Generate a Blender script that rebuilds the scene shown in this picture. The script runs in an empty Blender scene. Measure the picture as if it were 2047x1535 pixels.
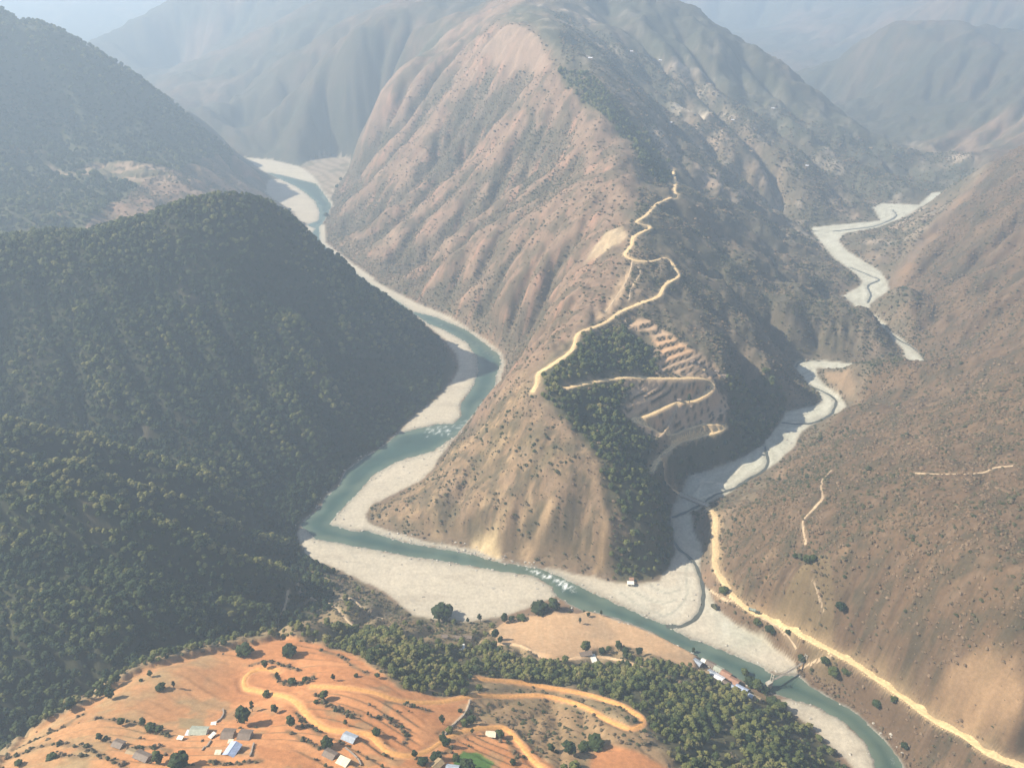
import bpy, bmesh, math, random, time
import numpy as np
T0 = time.time()
random.seed(7)
R = math.radians
SC = bpy.context.scene
COL = SC.collection

# ------------------------------------------------------------------ camera, light, exposure
CAM_H, PITCH, FPX = 520.0, 28.0, 1607.0
cd = bpy.data.cameras.new('camera'); cam = bpy.data.objects.new('camera', cd); COL.objects.link(cam)
cam.location = (0, 0, CAM_H); cam.rotation_euler = (R(90 - PITCH), 0, 0)
cd.sensor_width = 36.0; cd.lens = 36.0 * FPX / 2047.0; cd.clip_start = 1.0; cd.clip_end = 30000.0
SC.camera = cam
SUN_EL, SUN_AZ = 40.0, -91.0          # azimuth from +y (away from the camera) towards +x
wd = bpy.data.worlds.new('World'); SC.world = wd; wd.use_nodes = True
nt = wd.node_tree; bg = nt.nodes['Background']
sky = nt.nodes.new('ShaderNodeTexSky'); sky.sky_type = 'NISHITA'; sky.sun_disc = False
sky.sun_elevation = R(SUN_EL); sky.sun_rotation = R(SUN_AZ); sky.altitude = 900; sky.air_density = 1.0; sky.dust_density = 2.0
nt.links.new(sky.outputs[0], bg.inputs[0]); bg.inputs[1].default_value = 0.08
ld = bpy.data.lights.new('sun', 'SUN'); sun = bpy.data.objects.new('sun', ld); COL.objects.link(sun)
ld.energy = 5.0; ld.angle = R(0.6); ld.color = (1.0, 0.90, 0.74)
sun.rotation_euler = (R(90 - SUN_EL), 0, R(180 - SUN_AZ)); sun.location = (-800, 200, 900)
SC.view_settings.view_transform = 'Standard'; SC.view_settings.look = 'None'
SC.view_settings.exposure = 0.95; SC.view_settings.gamma = 1.0; SC.view_settings.use_curve_mapping = False
SC.render.engine = 'CYCLES'
cy = SC.cycles
cy.use_denoising = True
try: cy.denoiser = 'OPENIMAGEDENOISE'
except Exception: pass
cy.max_bounces = 4; cy.diffuse_bounces = 2; cy.glossy_bounces = 2; cy.transmission_bounces = 2
cy.volume_bounces = 1; cy.transparent_max_bounces = 8
cy.caustics_reflective = False; cy.caustics_refractive = False

# ------------------------------------------------------------------ small maths
CT, ST = math.cos(R(PITCH)), math.sin(R(PITCH))
def ray(px, py):
    a = (px - 1023.5) / FPX; b = (py - 767.5) / FPX
    return np.array([a, CT - b * ST, -ST - b * CT])
def at_y(px, py, y):                      # point of that line of sight at ground distance y
    d = ray(px, py); k = y / d[1]
    return (d[0] * k, y, CAM_H + d[2] * k)
SIDE = 0.03
def on_floor(px, py, side=False):         # point of the valley floor: main river level, or the rising side valley
    d = ray(px, py)
    if not side:
        k = -CAM_H / d[2]
    else:
        k = (-600 * SIDE - CAM_H) / (d[2] - SIDE * d[1])
        if k * d[1] < 600: k = -CAM_H / d[2]
    return (d[0] * k, d[1] * k)
def on_z(px, py, z):
    d = ray(px, py); k = (z - CAM_H) / d[2]
    return (d[0] * k, d[1] * k, z)
def floor_z(x, y):
    return np.where(x > 130, np.maximum(0, (y - 600) * SIDE), 0.0) * np.clip((x - 130) / 60, 0, 1)
def sstep(a, b, x):
    t = np.clip((x - a) / (b - a), 0, 1); return t * t * (3 - 2 * t)
def _hash(ix, iy, seed):
    h = (ix.astype(np.uint32) * np.uint32(374761393) + iy.astype(np.uint32) * np.uint32(668265263) + np.uint32((seed * 974634777 + 12345) & 0xffffffff))
    h = (h ^ (h >> np.uint32(13))) * np.uint32(1274126177)
    return (h ^ (h >> np.uint32(16)))
def gnoise(x, y, seed=0):
    x = np.asarray(x, np.float64); y = np.asarray(y, np.float64)
    xi = np.floor(x).astype(np.int64); yi = np.floor(y).astype(np.int64)
    fx = x - xi; fy = y - yi
    u = fx * fx * fx * (fx * (fx * 6 - 15) + 10); v = fy * fy * fy * (fy * (fy * 6 - 15) + 10)
    def g(ox, oy):
        a = _hash(xi + ox, yi + oy, seed).astype(np.float64) * (2 * math.pi / 4294967296.0)
        return np.cos(a) * (fx - ox) + np.sin(a) * (fy - oy)
    n0 = g(0, 0) * (1 - u) + g(1, 0) * u; n1 = g(0, 1) * (1 - u) + g(1, 1) * u
    return (n0 * (1 - v) + n1 * v) * 1.5
def fbm(x, y, wl, octs=4, seed=0, gain=0.5):
    s = 0; a = 1; t = 0
    for o in range(octs):
        s = s + a * gnoise(x / wl + 17.3 * o, y / wl - 9.1 * o, seed + o); t += a; a *= gain; wl *= 0.5
    return s / t
def poly_sd(x, y, poly):                  # signed distance to a polygon, negative inside; far points get +1e3
    P = np.asarray(poly, float); out = np.full(x.shape, 1e3)
    m = (x > P[:, 0].min() - 60) & (x < P[:, 0].max() + 60) & (y > P[:, 1].min() - 60) & (y < P[:, 1].max() + 60)
    if not m.any(): return out
    X = x[m]; Y = y[m]; d2 = np.full(X.shape, 1e9); ins = np.zeros(X.shape, bool)
    for i in range(len(P)):
        ax, ay = P[i]; bx, by = P[(i + 1) % len(P)]
        ex, ey = bx - ax, by - ay
        t = np.clip(((X - ax) * ex + (Y - ay) * ey) / max(ex * ex + ey * ey, 1e-9), 0, 1)
        d2 = np.minimum(d2, (X - ax - t * ex) ** 2 + (Y - ay - t * ey) ** 2)
        c = ((ay > Y) != (by > Y)) & (X < (bx - ax) * (Y - ay) / (by - ay + 1e-12) + ax); ins ^= c
    d = np.sqrt(d2); d[ins] *= -1; out[m] = d
    return out
def line_d(x, y, pts, reach=60, vals=None):          # distance to a polyline (and a value carried along it)
    P = np.asarray(pts, float); out = np.full(x.shape, 1e3); val = np.zeros(x.shape)
    for i in range(len(P) - 1):
        ax, ay = P[i, :2]; bx, by = P[i + 1, :2]
        m = (x > min(ax, bx) - reach) & (x < max(ax, bx) + reach) & (y > min(ay, by) - reach) & (y < max(ay, by) + reach)
        if not m.any(): continue
        X = x[m]; Y = y[m]; ex, ey = bx - ax, by - ay
        t = np.clip(((X - ax) * ex + (Y - ay) * ey) / max(ex * ex + ey * ey, 1e-9), 0, 1)
        d = np.hypot(X - ax - t * ex, Y - ay - t * ey); o = out[m]; b = d < o
        o[b] = d[b]; out[m] = o
        if vals is not None:
            w = val[m]; w[b] = (vals[i] + t * (vals[i + 1] - vals[i]))[b]; val[m] = w
    return (out, val) if vals is not None else out
def blur(a, s):
    r = int(3 * s) + 1; k = np.exp(-0.5 * (np.arange(-r, r + 1) / s) ** 2); k /= k.sum()
    for ax in (0, 1):
        p = np.pad(a, [(r, r) if q == ax else (0, 0) for q in (0, 1)], mode='edge'); o = np.zeros_like(a)
        n = a.shape[ax]
        for i, w in enumerate(k):
            o += w * (p[i:i + n] if ax == 0 else p[:, i:i + n])
        a = o
    return a
def smooth_line(pts, n=6):                # Catmull-Rom
    P = [np.asarray(p, float) for p in pts]; P = [2 * P[0] - P[1]] + P + [2 * P[-1] - P[-2]]; out = []
    for i in range(1, len(P) - 2):
        a, b, c, d = P[i - 1], P[i], P[i + 1], P[i + 2]
        for k in range(n):
            t = k / n
            out.append(0.5 * (2 * b + (c - a) * t + (2 * a - 5 * b + 4 * c - d) * t * t + (3 * b - a - 3 * c + d) * t ** 3))
    out.append(P[-2]); return np.array(out)

# ------------------------------------------------------------------ the valley floor: rivers and gravel, as outlines on the floor
def fl(pts, side=False): return [on_floor(px, py, side) for px, py in pts]
WATER = [
 fl([(528,344),(560,350),(600,360),(632,368),(650,392),(663,412),(655,430),(645,447),(633,458),(612,450),(636,442),(640,425),(630,403),(610,385),(590,372),(560,358)]),
 [on_floor(638,446)] + [(-395,1600),(-330,1480),(-262,1370)] + fl([(800,606),(823,622),(873,635),(932,660),(971,688),(999,711),(1002,727),(993,750),(989,781),(967,801),(944,832),(913,871),(891,885),(866,902),(795,922),(748,949),(717,985),(690,1012),(659,1047),(705,1062),(732,1060),(767,1071),(809,1084),(896,1099),(949,1109),(980,1120),(1032,1129),(1084,1137),(1123,1153),(1158,1171),(1192,1188),(1247,1213),(1325,1247),(1376,1274),(1442,1298),(1501,1323),(1552,1349),(1595,1349),(1618,1370),(1661,1395),(1716,1427),(1747,1458),(1775,1485),(1798,1517),(1812,1545),(1830,1600),
   (1770,1600),(1749,1540),(1743,1513),(1724,1478),(1685,1442),(1626,1411),(1579,1397),(1545,1388),(1501,1372),(1466,1352),(1403,1322),(1356,1296),(1300,1268),(1245,1247),(1192,1230),(1150,1215),(1112,1192),(1100,1170),(1064,1152),(983,1139),(896,1124),(792,1108),(705,1091),(631,1078),(600,1051),(608,1039),(639,1016),(651,992),(678,969),(690,942),(729,914),(768,891),(795,866),(823,860),(874,848),(905,848),(922,832),(920,809),(944,774),(956,742),(954,715),(932,684),(889,660),(858,648),(835,632),(806,615)]) + [(-290,1370),(-360,1480),(-425,1600)],
]
GRAVEL = {
 'far_top': fl([(488,315),(545,321),(600,334),(628,352),(645,378),(662,402),(668,415),(663,414),(650,393),(632,368),(600,360),(560,350),(528,345)]),
 'far_inner': fl([(537,360),(560,358),(590,372),(610,385),(630,403),(640,425),(636,442),(618,450),(600,442),(580,420),(545,398),(530,385)]),
 'far_flat': fl([(600,334),(622,320),(650,311),(702,318),(698,345),(672,372),(660,398),(645,378),(628,352)]),
 'mid_strip': fl([(715,545),(745,560),(785,582),(830,605),(885,628),(932,655),(975,684),(1004,708),(1009,730),(1000,760),(990,781),(993,750),(1002,727),(999,711),(971,688),(932,660),(873,635),(823,622),(790,604),(750,580),(715,560)]),
 'mid_bar': fl([(835,632),(858,648),(889,660),(932,684),(954,715),(956,742),(944,774),(920,809),(922,832),(905,848),(874,848),(823,860),(795,866),(834,828),(874,797),(905,762),(917,734),(913,711),(889,680),(858,655),(840,645)]),
 'bend_bar': fl([(913,871),(905,882),(893,894),(880,914),(862,942),(842,961),(795,985),(745,1008),(731,1028),(738,1045),(775,1062),(850,1082),(950,1100),(1000,1120),(1084,1137),(980,1120),(949,1109),(896,1099),(809,1084),(767,1071),(732,1060),(705,1062),(659,1047),(690,1012),(717,985),(748,949),(795,922),(866,902),(891,885)]),
 'big_bar': fl([(600,1051),(631,1078),(705,1091),(792,1108),(896,1124),(983,1139),(1064,1152),(1100,1170),(1112,1192),(1095,1200),(1057,1215),(1001,1234),(931,1243),(858,1238),(823,1229),(795,1204),(767,1182),(718,1160),(670,1136),(614,1115),(596,1075)]),
 'near_bar': fl([(1579,1397),(1626,1411),(1685,1442),(1724,1478),(1743,1513),(1749,1540),(1770,1600),(1725,1600),(1702,1535),(1681,1509),(1646,1478),(1610,1444),(1579,1421),(1560,1400)]),
 'fan': fl([(1084,1137),(1105,1139),(1172,1153),(1227,1164),(1267,1167),(1317,1161),(1337,1134),(1353,1102),(1345,1067),(1341,1036),(1346,1010),(1380,1020),(1384,1063),(1399,1087),(1403,1106),(1397,1126),(1403,1165),(1415,1180),(1435,1220),(1474,1251),(1521,1274),(1556,1302),(1589,1331),(1595,1349),(1552,1349),(1501,1323),(1442,1298),(1376,1274),(1325,1247),(1247,1213),(1192,1188),(1158,1171),(1123,1153)]),
 'side_low': fl([(1346,1012),(1364,981),(1376,953),(1415,942),(1470,922),(1524,891),(1536,875),(1560,844),(1571,824),(1622,813),(1642,805),(1638,789),(1614,766),(1587,734),(1591,723),(1638,721),(1690,726),(1760,726),(1814,729),(1801,695),(1786,680),(1768,656),(1786,668),(1818,688),(1855,725),(1850,738),(1760,738),(1690,740),(1633,736),(1634,754),(1653,774),(1677,793),(1694,813),(1681,824),(1638,840),(1599,867),(1590,890),(1552,928),(1497,957),(1458,985),(1419,1004),(1395,1020),(1375,1024)], True),
 'side_up': fl([(1621,456),(1674,450),(1759,442),(1744,415),(1764,407),(1844,411),(1809,435),(1749,457),(1689,467),(1676,482),(1694,503),(1716,516),(1759,543),(1771,559),(1778,580),(1739,609),(1735,625),(1770,650),(1768,660),(1716,630),(1705,608),(1683,592),(1716,574),(1724,563),(1708,547),(1677,523),(1669,520),(1644,490),(1624,465)], True),
 'side_far': fl([(1835,412),(1861,387),(1879,384),(1921,380),(1894,392),(1864,402),(1842,414)], True),
}
HIDDEN = [on_floor(612,450), (-425,1600), (-360,1480), (-290,1370), on_floor(715,562), on_floor(740,566), (-250,1385), (-320,1490), (-385,1600), on_floor(650,450)]
# ------------------------------------------------------------------ the terrain: surveyed points, then weathering
CTRL = []
def cy_(pts):
    for px, py, y in pts: CTRL.append(at_y(px, py, y))
def cz_(pts):
    for px, py, z in pts: CTRL.append(on_z(px, py, z))
# forested hill on the left: crest, flank, face
cy_([(-150,525,850),(-60,508,860),(0,492,880),(50,488,890),(100,482,900),(150,474,915),(200,464,930),(250,450,945),(300,434,960),(340,414,972),(380,396,985),(440,381,1000),(500,389,1010),(530,398,1016),(560,416,1020),(600,446,1030),(640,481,1040),(670,511,1045),(700,541,1050),(730,562,1055),(760,582,1060),(795,612,1063),(830,642,1065),(860,674,1062),(885,698,1055)])
CTRL[:] = [(x, y, z - 5) for x, y, z in CTRL]
cy_([(600,640,950),(400,700,828),(300,600,870),(200,550,880),(100,700,790),(200,800,745),(400,850,745),(550,900,745),(500,750,835),(600,650,912),(620,750,852),(650,850,800),(750,750,930),(800,700,985),(700,650,965),(520,600,925),(450,500,960),(350,520,930),(100,600,850),(0,700,800),(-100,700,790),(0,600,845),(300,700,812),(560,520,985),(640,580,985),(700,800,880),(600,880,770)])
cy_([(0,868,640),(60,876,640),(120,887,641),(180,902,643),(250,921,645),(320,945,645),(400,972,646),(450,1000,648),(500,1030,650),(-120,850,630)])
cy_([(0,925,580),(60,938,580),(120,954,580),(180,970,582),(230,986,585),(290,1004,588),(350,1022,591),(400,1042,595),(450,1062,600),(520,1100,612),(-120,905,570)])
cy_([(0,992,535),(50,1000,532),(100,1010,530),(160,1016,530),(220,1026,530),(275,1050,530),(330,1076,530),(400,1104,530),(480,1142,532),(540,1165,540),(-120,985,530)])
for x, y, z in [(-440,682,70),(-360,682,54),(-280,682,38),(-520,682,84),(-420,610,78),(-350,612,62),(-280,616,40),(-230,622,22),(-410,556,92),(-340,558,77),(-280,562,57),(-235,568,36),(-600,600,170),(-620,700,185),(-560,520,150),(-660,820,235),(-520,420,110),(-480,330,100),(-560,300,110),(-700,500,200),(-650,320,150)]: CTRL.append((x, y, z))
cy_([(100,1200,450),(300,1200,460),(0,1300,415),(200,1300,420),(400,1250,460),(480,1200,492),(0,1400,385),(420,1180,500),(0,1150,470),(200,1120,495)])
for x, y, z in [(-165,490,24),(-205,460,34),(-245,428,42),(-285,395,46),(-325,365,48),(-370,330,55),(-430,290,62),(-140,530,14)]: CTRL.append((x, y, z))
# behind the forested hill
for x, y, z in [(-395,1290,25),(-470,1260,48),(-560,1180,70),(-680,1120,85),(-800,1080,95),(-950,1040,120),(-470,1400,35),(-330,1250,30),(-300,1180,30),(-430,1120,120)]: CTRL.append((x, y, z))
cy_([(300,430,1360),(150,470,1260),(100,400,1400),(0,440,1270),(250,400,1440),(390,370,1620),(330,345,1610),(250,340,1600),(200,330,1640),(80,340,1550),(500,370,1850),(450,350,1840),(420,400,1500),(200,250,1800),(50,200,1780),(300,290,1800),(400,310,1880),(100,280,1690)])
cy_([(-160,-20,1850),(-80,0,1880),(0,36,1900),(50,52,1900),(100,73,1905),(150,96,1925),(200,121,1950),(250,152,1965),(300,186,1980),(340,214,1990),(375,242,2000),(410,268,2015),(450,296,2030),(490,322,2055),(520,345,2070),(540,362,2085)])
for x, y, z in [(-1000,2250,170),(-850,2300,110),(-700,2350,45),(-1250,2250,260),(-620,2250,20)]: CTRL.append((x, y, z))
# central spur: crest from the tip to the summit
CREST = [(1320,1095,604),(1290,1015,622),(1250,955,640),(1212,905,660),(1165,858,682),(1120,815,705),(1075,780,728),(1100,725,775),(1130,695,805),(1160,664,835),(1205,640,868),(1250,612,905),(1262,585,932),(1266,560,960),(1262,535,988),(1260,510,1020),(1268,485,1052),(1276,460,1085),(1268,430,1132),(1262,400,1180),(1258,370,1233),(1255,340,1290),(1250,312,1345),(1245,285,1400),(1225,262,1438),(1200,240,1480),(1172,210,1528),(1140,180,1580),(1118,155,1630),(1095,130,1680),(1088,110,1728),(1075,90,1780),(1052,72,1830),(1030,58,1880),(1000,40,1980),(1020,20,2110),(1050,0,2250),(1100,-15,2380),(1150,-30,2500)]
cy_(CREST)
cy_([(1000,1050,622),(950,950,690),(1000,850,718),(900,900,745),(870,1000,668),(800,1040,667),(1100,950,642),(1100,1050,610),(1200,1000,622),(1200,1080,594),(1000,770,800),(940,1040,640),(1050,1100,596),(1150,1110,588),(960,835,775),(1030,745,795),(1270,1120,592)])
cz_([(1300,1140,8),(1230,1150,8),(1330,1060,22)])
cy_([(1290,960,655),(1330,1000,648),(1270,900,690),(1200,760,765),(1160,740,760),(1180,850,705),(1250,720,810),(1300,680,860),(1350,650,900),(1400,600,980),(1330,500,1060),(1355,550,1000),(1450,500,1180),(1550,500,1320),(1620,560,1260),(1500,600,1060),(1600,650,1050),(1500,700,925),(1560,740,900),(1290,740,810),(1420,750,824),(1350,700,852),(1400,700,866),(1280,840,738),(1360,840,755),(1440,840,771),(1310,920,699),(1400,900,737),(1360,790,781),(1430,800,794),(1300,800,759),(1450,720,858),(1340,880,727),(1250,790,755),(1340,960,700),(1500,850,835),(1600,790,925),(1560,690,985),(1670,690,1010),(1350,385,1250),(1330,430,1150),(1380,450,1180),(1420,420,1290),(1500,420,1440)])
cy_([(1300,330,1440),(1300,380,1290),(1250,190,1640),(1350,260,1640),(1300,200,1850),(1400,300,1700),(1500,300,1800),(1600,350,1750),(1650,420,1660),(1560,440,1540),(1400,370,1460),(1200,110,1900),(1300,90,2150),(1420,180,2060),(1520,210,2080),(1620,270,2010),(1720,340,1900),(1800,385,1830),(1200,30,2250)])
cy_([(1250,-25,2560),(1350,0,2550),(1395,32,2525),(1440,70,2500),(1485,96,2460),(1530,121,2420),(1570,138,2395),(1600,152,2370),(1640,191,2300),(1690,232,2230),(1725,256,2180),(1760,281,2130),(1800,330,2020),(1830,360,1970)])
for x, y, z in [(700,2900,120),(900,2600,70),(1000,2350,60),(500,3000,300),(1150,2150,50),(1300,2500,90),(1150,2900,60),(900,3300,110),(200,3000,400)]: CTRL.append((x, y, z))
# west face of the spur
cy_([(900,350,1640),(800,400,1610),(1000,250,1640),(1000,400,1430),(900,500,1330),(1100,300,1490),(1100,450,1200),(1150,560,1010),(1000,600,1120),(850,560,1330),(1150,350,1360),(1050,180,1720),(950,180,1820),(1080,650,940),(1050,700,905),(1100,600,1000),(760,480,1490),(700,470,1620),(820,300,1780),(900,270,1760),(930,100,2020),(860,180,1940),(980,680,1040),(900,600,1200)])
# hills beyond, right bank of the far reach and the far left
cy_([(760,320,1850),(700,400,1790),(720,250,2120),(780,170,2050),(680,300,2170),(700,100,2500),(620,200,2400),(750,30,2700),(800,150,2150),(850,0,2900),(560,280,2430),(480,250,2530),(480,150,2800),(350,150,2850),(300,200,2720),(190,100,3000),(225,76,3050),(260,50,3100),(295,25,3150),(330,0,3200),(450,-60,3300),(600,-60,3300),(560,130,2700),(650,0,2900),(430,200,2650),(400,270,2420),(380,60,3100),(520,20,3100),(640,250,2300),(560,230,2520),(820,80,2380),(900,40,2500)])
for x, y, z in [(-700,2450,12),(-850,2600,25),(-1000,2750,40),(-1300,2900,60),(-1900,3000,30),(-2200,3600,20),(-1500,3800,20),(-1900,4300,20),(-700,4100,330),(0,3600,430),(-2600,2600,220),(-2000,2200,480),(-1600,1500,420),(-1300,1200,300),(-1500,900,330),(-2000,1300,450)]: CTRL.append((x, y, z))
# right-hand hillside
cz_([(1420,1030,12),(1440,1130,16),(1500,1215,20),(1600,1280,22),(1700,1330,24),(1800,1400,28),(1900,1450,33),(2047,1525,42)])
cz_([(1600,1150,68),(1500,1100,42),(1700,1250,50),(1800,1300,60),(1900,1370,62),(2047,1400,85),(1550,1000,58),(1600,1000,76),(1700,1050,98),(1800,1100,112),(2047,1200,140),(1900,1150,122),(2047,1000,150),(1900,1000,130),(1800,900,100),(1700,880,66),(1650,900,48),(1700,810,36),(2047,850,142),(1900,800,72),(1800,830,70),(2047,700,118),(1950,620,76),(2047,500,128),(1850,600,45),(1900,480,88),(1960,420,120),(2047,380,158),(1800,500,40),(1760,470,28)])
cy_([(1655,730,940),(1675,724,935),(1700,720,935),(1740,718,940),(1780,720,945),(1820,725,950),(1855,729,955),(1920,690,1000),(1655,745,915),(1700,619,1130),(1716,617,1130),(1745,612,1135),(1690,632,1100),(1765,592,1160),(1790,570,1190),(1750,635,1100)])
cy_([(2100,262,1640),(2047,291,1650),(1990,318,1675),(1930,346,1700),(1895,375,1740)])
for x, y, z in [(520,560,190),(600,680,215),(700,820,215),(850,1000,210),(1050,1250,230),(1250,1500,270),(420,420,130),(520,380,160),(650,500,230),(900,800,290),(1300,1200,330),(1600,1500,380),(400,300,95),(560,240,140),(1500,1900,260),(1350,1900,130),(1270,1800,90),(800,400,260)]: CTRL.append((x, y, z))
# far right dome
cy_([(1880,-5,3750),(1950,-38,3700),(2047,-66,3650),(2200,-60,3600),(1830,28,3900),(1400,-20,5600),(1550,-10,5200),(1620,20,4900),(1500,-15,5400)])
cy_([(1700,190,2900),(1712,140,2950),(1722,110,3000),(1740,82,3000),(1760,60,3000),(1785,46,3000),(1810,40,3000),(1850,41,2980),(1900,46,2950),(1970,60,2880),(2047,82,2800),(2140,60,2800),(2047,150,2500),(1900,200,2480),(1820,130,2720),(1960,130,2600),(1780,250,2450),(1900,300,2150),(1990,250,2250),(1840,300,2150),(1980,310,1980)])
for x, y, z in [(1750,3300,200),(2300,3200,300),(2600,2600,420),(2100,2000,400),(1400,3600,30),(3000,4600,430),(1000,4200,60),(2800,4000,430),(-100,4800,300),(-1500,5200,90),(1500,5200,110),(3500,5500,430),(-3500,5500,120),(-3300,3800,60),(3400,3000,480),(0,6500,400),(3000,6500,400),(-3000,6500,280)]: CTRL.append((x, y, z))
# near hill with the village
cy_([(0,1500,310),(40,1470,325),(80,1441,340),(115,1420,350),(150,1401,360),(215,1362,380),(280,1326,400),(340,1307,410),(400,1291,420),(440,1280,428),(480,1271,435),(550,1254,447),(620,1240,462),(-100,1560,280)])
cy_([(300,1450,320),(470,1490,295),(200,1535,275),(700,1535,285),(600,1400,345),(700,1350,375),(900,1400,370),(850,1310,420),(400,1400,350),(500,1340,390),(1100,1400,395),(1000,1480,335),(1250,1440,360),(1250,1535,320),(1000,1535,305),(1400,1450,385),(1500,1535,350),(1600,1500,385),(1350,1350,445),(1500,1420,414),(850,1470,325),(1150,1480,345),(1100,1340,432),(960,1350,405)])
cz_([(620,1180,18),(700,1200,26),(650,1140,14),(760,1230,20),(800,1255,40),(700,1270,55),(900,1260,22),(1000,1300,32),(1050,1260,12),(1200,1300,13),(900,1320,52),(1123,1226,7),(1192,1222,7),(1262,1243,7),(1356,1292,7),(1450,1352,8),(1510,1385,9),(1250,1330,26),(1150,1300,20),(620,1215,26),(740,1210,16)])
for x, y, z in [(-200,200,160),(0,200,150),(150,220,110),(-350,220,120),(250,250,80),(0,100,170),(-300,100,160),(300,150,70),(-500,150,140),(420,180,80),(240,120,90)]: CTRL.append((x, y, z))
for x, y, z in [(-160,345,108)]: CTRL.append((x, y, z))

def push(p):
    x, y, z = p
    if y < 2650 or y > 3500 or x > 0 or abs(x) > 0.75 * y: return p
    k = 1 + 0.25 * (y - 2650) / 400 if y < 3050 else 1.25
    k = min(k, (CAM_H - 40) / max(CAM_H - z, 1)); return (x * k, y * k, CAM_H + (z - CAM_H) * k)
CTRL[:] = [push(p) for p in CTRL]
FLATS = WATER + list(GRAVEL.values()) + [HIDDEN]
pts = []
for P in FLATS:
    P = [np.array(p) for p in P]
    for i in range(len(P)):
        a, b = P[i], P[(i + 1) % len(P)]; n = max(1, int(np.hypot(*(b - a)) / 30))
        for k in range(n): pts.append(a + (b - a) * k / n)
pts = np.array(pts); keep = []
for p in pts:
    if all(np.hypot(p[0] - q[0], p[1] - q[1]) > 14 for q in keep): keep.append(p)
keep = np.array(keep)
C = np.vstack([np.array(CTRL), np.column_stack([keep, floor_z(keep[:, 0], keep[:, 1]) + 0.6])])
NR, NCOL, Y0, Y1, XC = 1040, 720, 95.0, 6600.0, 130.0
TS = 0.95
kv = math.log(Y1 / Y0) / (NR - 1); dt = 2 * TS / (NCOL - 1)
def grid(rs, cs):
    y = Y0 * np.exp(kv * rs)[:, None] * np.ones(len(cs))[None]; t = -TS + dt * cs
    return t[None, :] * (y + XC), y
rs, cs = np.arange(0, NR, 2), np.arange(0, NCOL, 2)
GX, GY = grid(rs, cs)
CX = C[:, :2]
def ker(d2): return np.sqrt(d2 + 36.0)
A = ker(((CX[:, None] - CX[None]) ** 2).sum(-1)); n = len(C)
A[np.arange(n), np.arange(n)] -= 1.5
M = np.zeros((n + 1, n + 1)); M[:n, :n] = A; M[:n, n] = M[n, :n] = 1
W = np.linalg.solve(M, np.append(C[:, 2], 0))
Z = np.empty(GX.size); gx, gy = GX.ravel(), GY.ravel()
for s in range(0, gx.size, 20000):
    q = slice(s, s + 20000)
    Z[q] = ker((gx[q, None] - CX[None, :, 0]) ** 2 + (gy[q, None] - CX[None, :, 1]) ** 2) @ W[:n] + W[n]
Z = Z.reshape(GX.shape)
def flat_d(x, y):
    d = np.full(x.shape, 1e3)
    for P in FLATS: d = np.minimum(d, poly_sd(x, y, P))
    return d
FD = flat_d(GX, GY); FZ = floor_z(GX, GY)
Z = np.maximum(Z, FZ + 0.4 + np.clip(FD, 0, 40) * 0.03)
bl = sstep(-2, 22, FD); Z = FZ + 0.6 + (Z - FZ - 0.6) * bl
# rough ground, then gullies cut by running water (slope x catchment), low frequencies kept
amp = sstep(5, 70, FD) * (0.55 + 0.45 * sstep(250, 900, GY)) * (1 - 0.8 * (1 - sstep(380, 600, GY)))
smooth_zone = np.zeros(GX.shape)
def lu(x, y):                            # coordinates whose unit grows with distance, without stretching
    s = np.clip(y / 1000, 0.45, 3.5); yc = np.clip(y, 450, 3500)
    return x / s, np.minimum(y, 450) / 0.45 + 1000 * np.log(yc / 450) + np.maximum(y - 3500, 0) / 3.5
scale = np.clip(GY / 1000, 0.45, 3.5); GU, GV = lu(GX, GY)
Zn = Z + amp * scale * (12 * fbm(GU, GV, 190, 6, 3, 0.58))
OFF = [(-1, 0), (1, 0), (0, -1), (0, 1), (-1, -1), (-1, 1), (1, -1), (1, 1)]
RNG = np.random.default_rng(5)
def rh_m(x, y): return sstep(0, 40, x - np.interp(y, [300, 480, 560, 620, 760, 900, 1050, 1300, 1700, 2000], [330, 190, 175, 190, 300, 430, 560, 660, 1000, 1150])) * (1 - 0.5 * sstep(900, 1300, y))
def tip_m(x, y): return (1 - sstep(720, 800, y)) * sstep(560, 600, y) * sstep(-160, -120, x) * (1 - sstep(150, 200, x))
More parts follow.
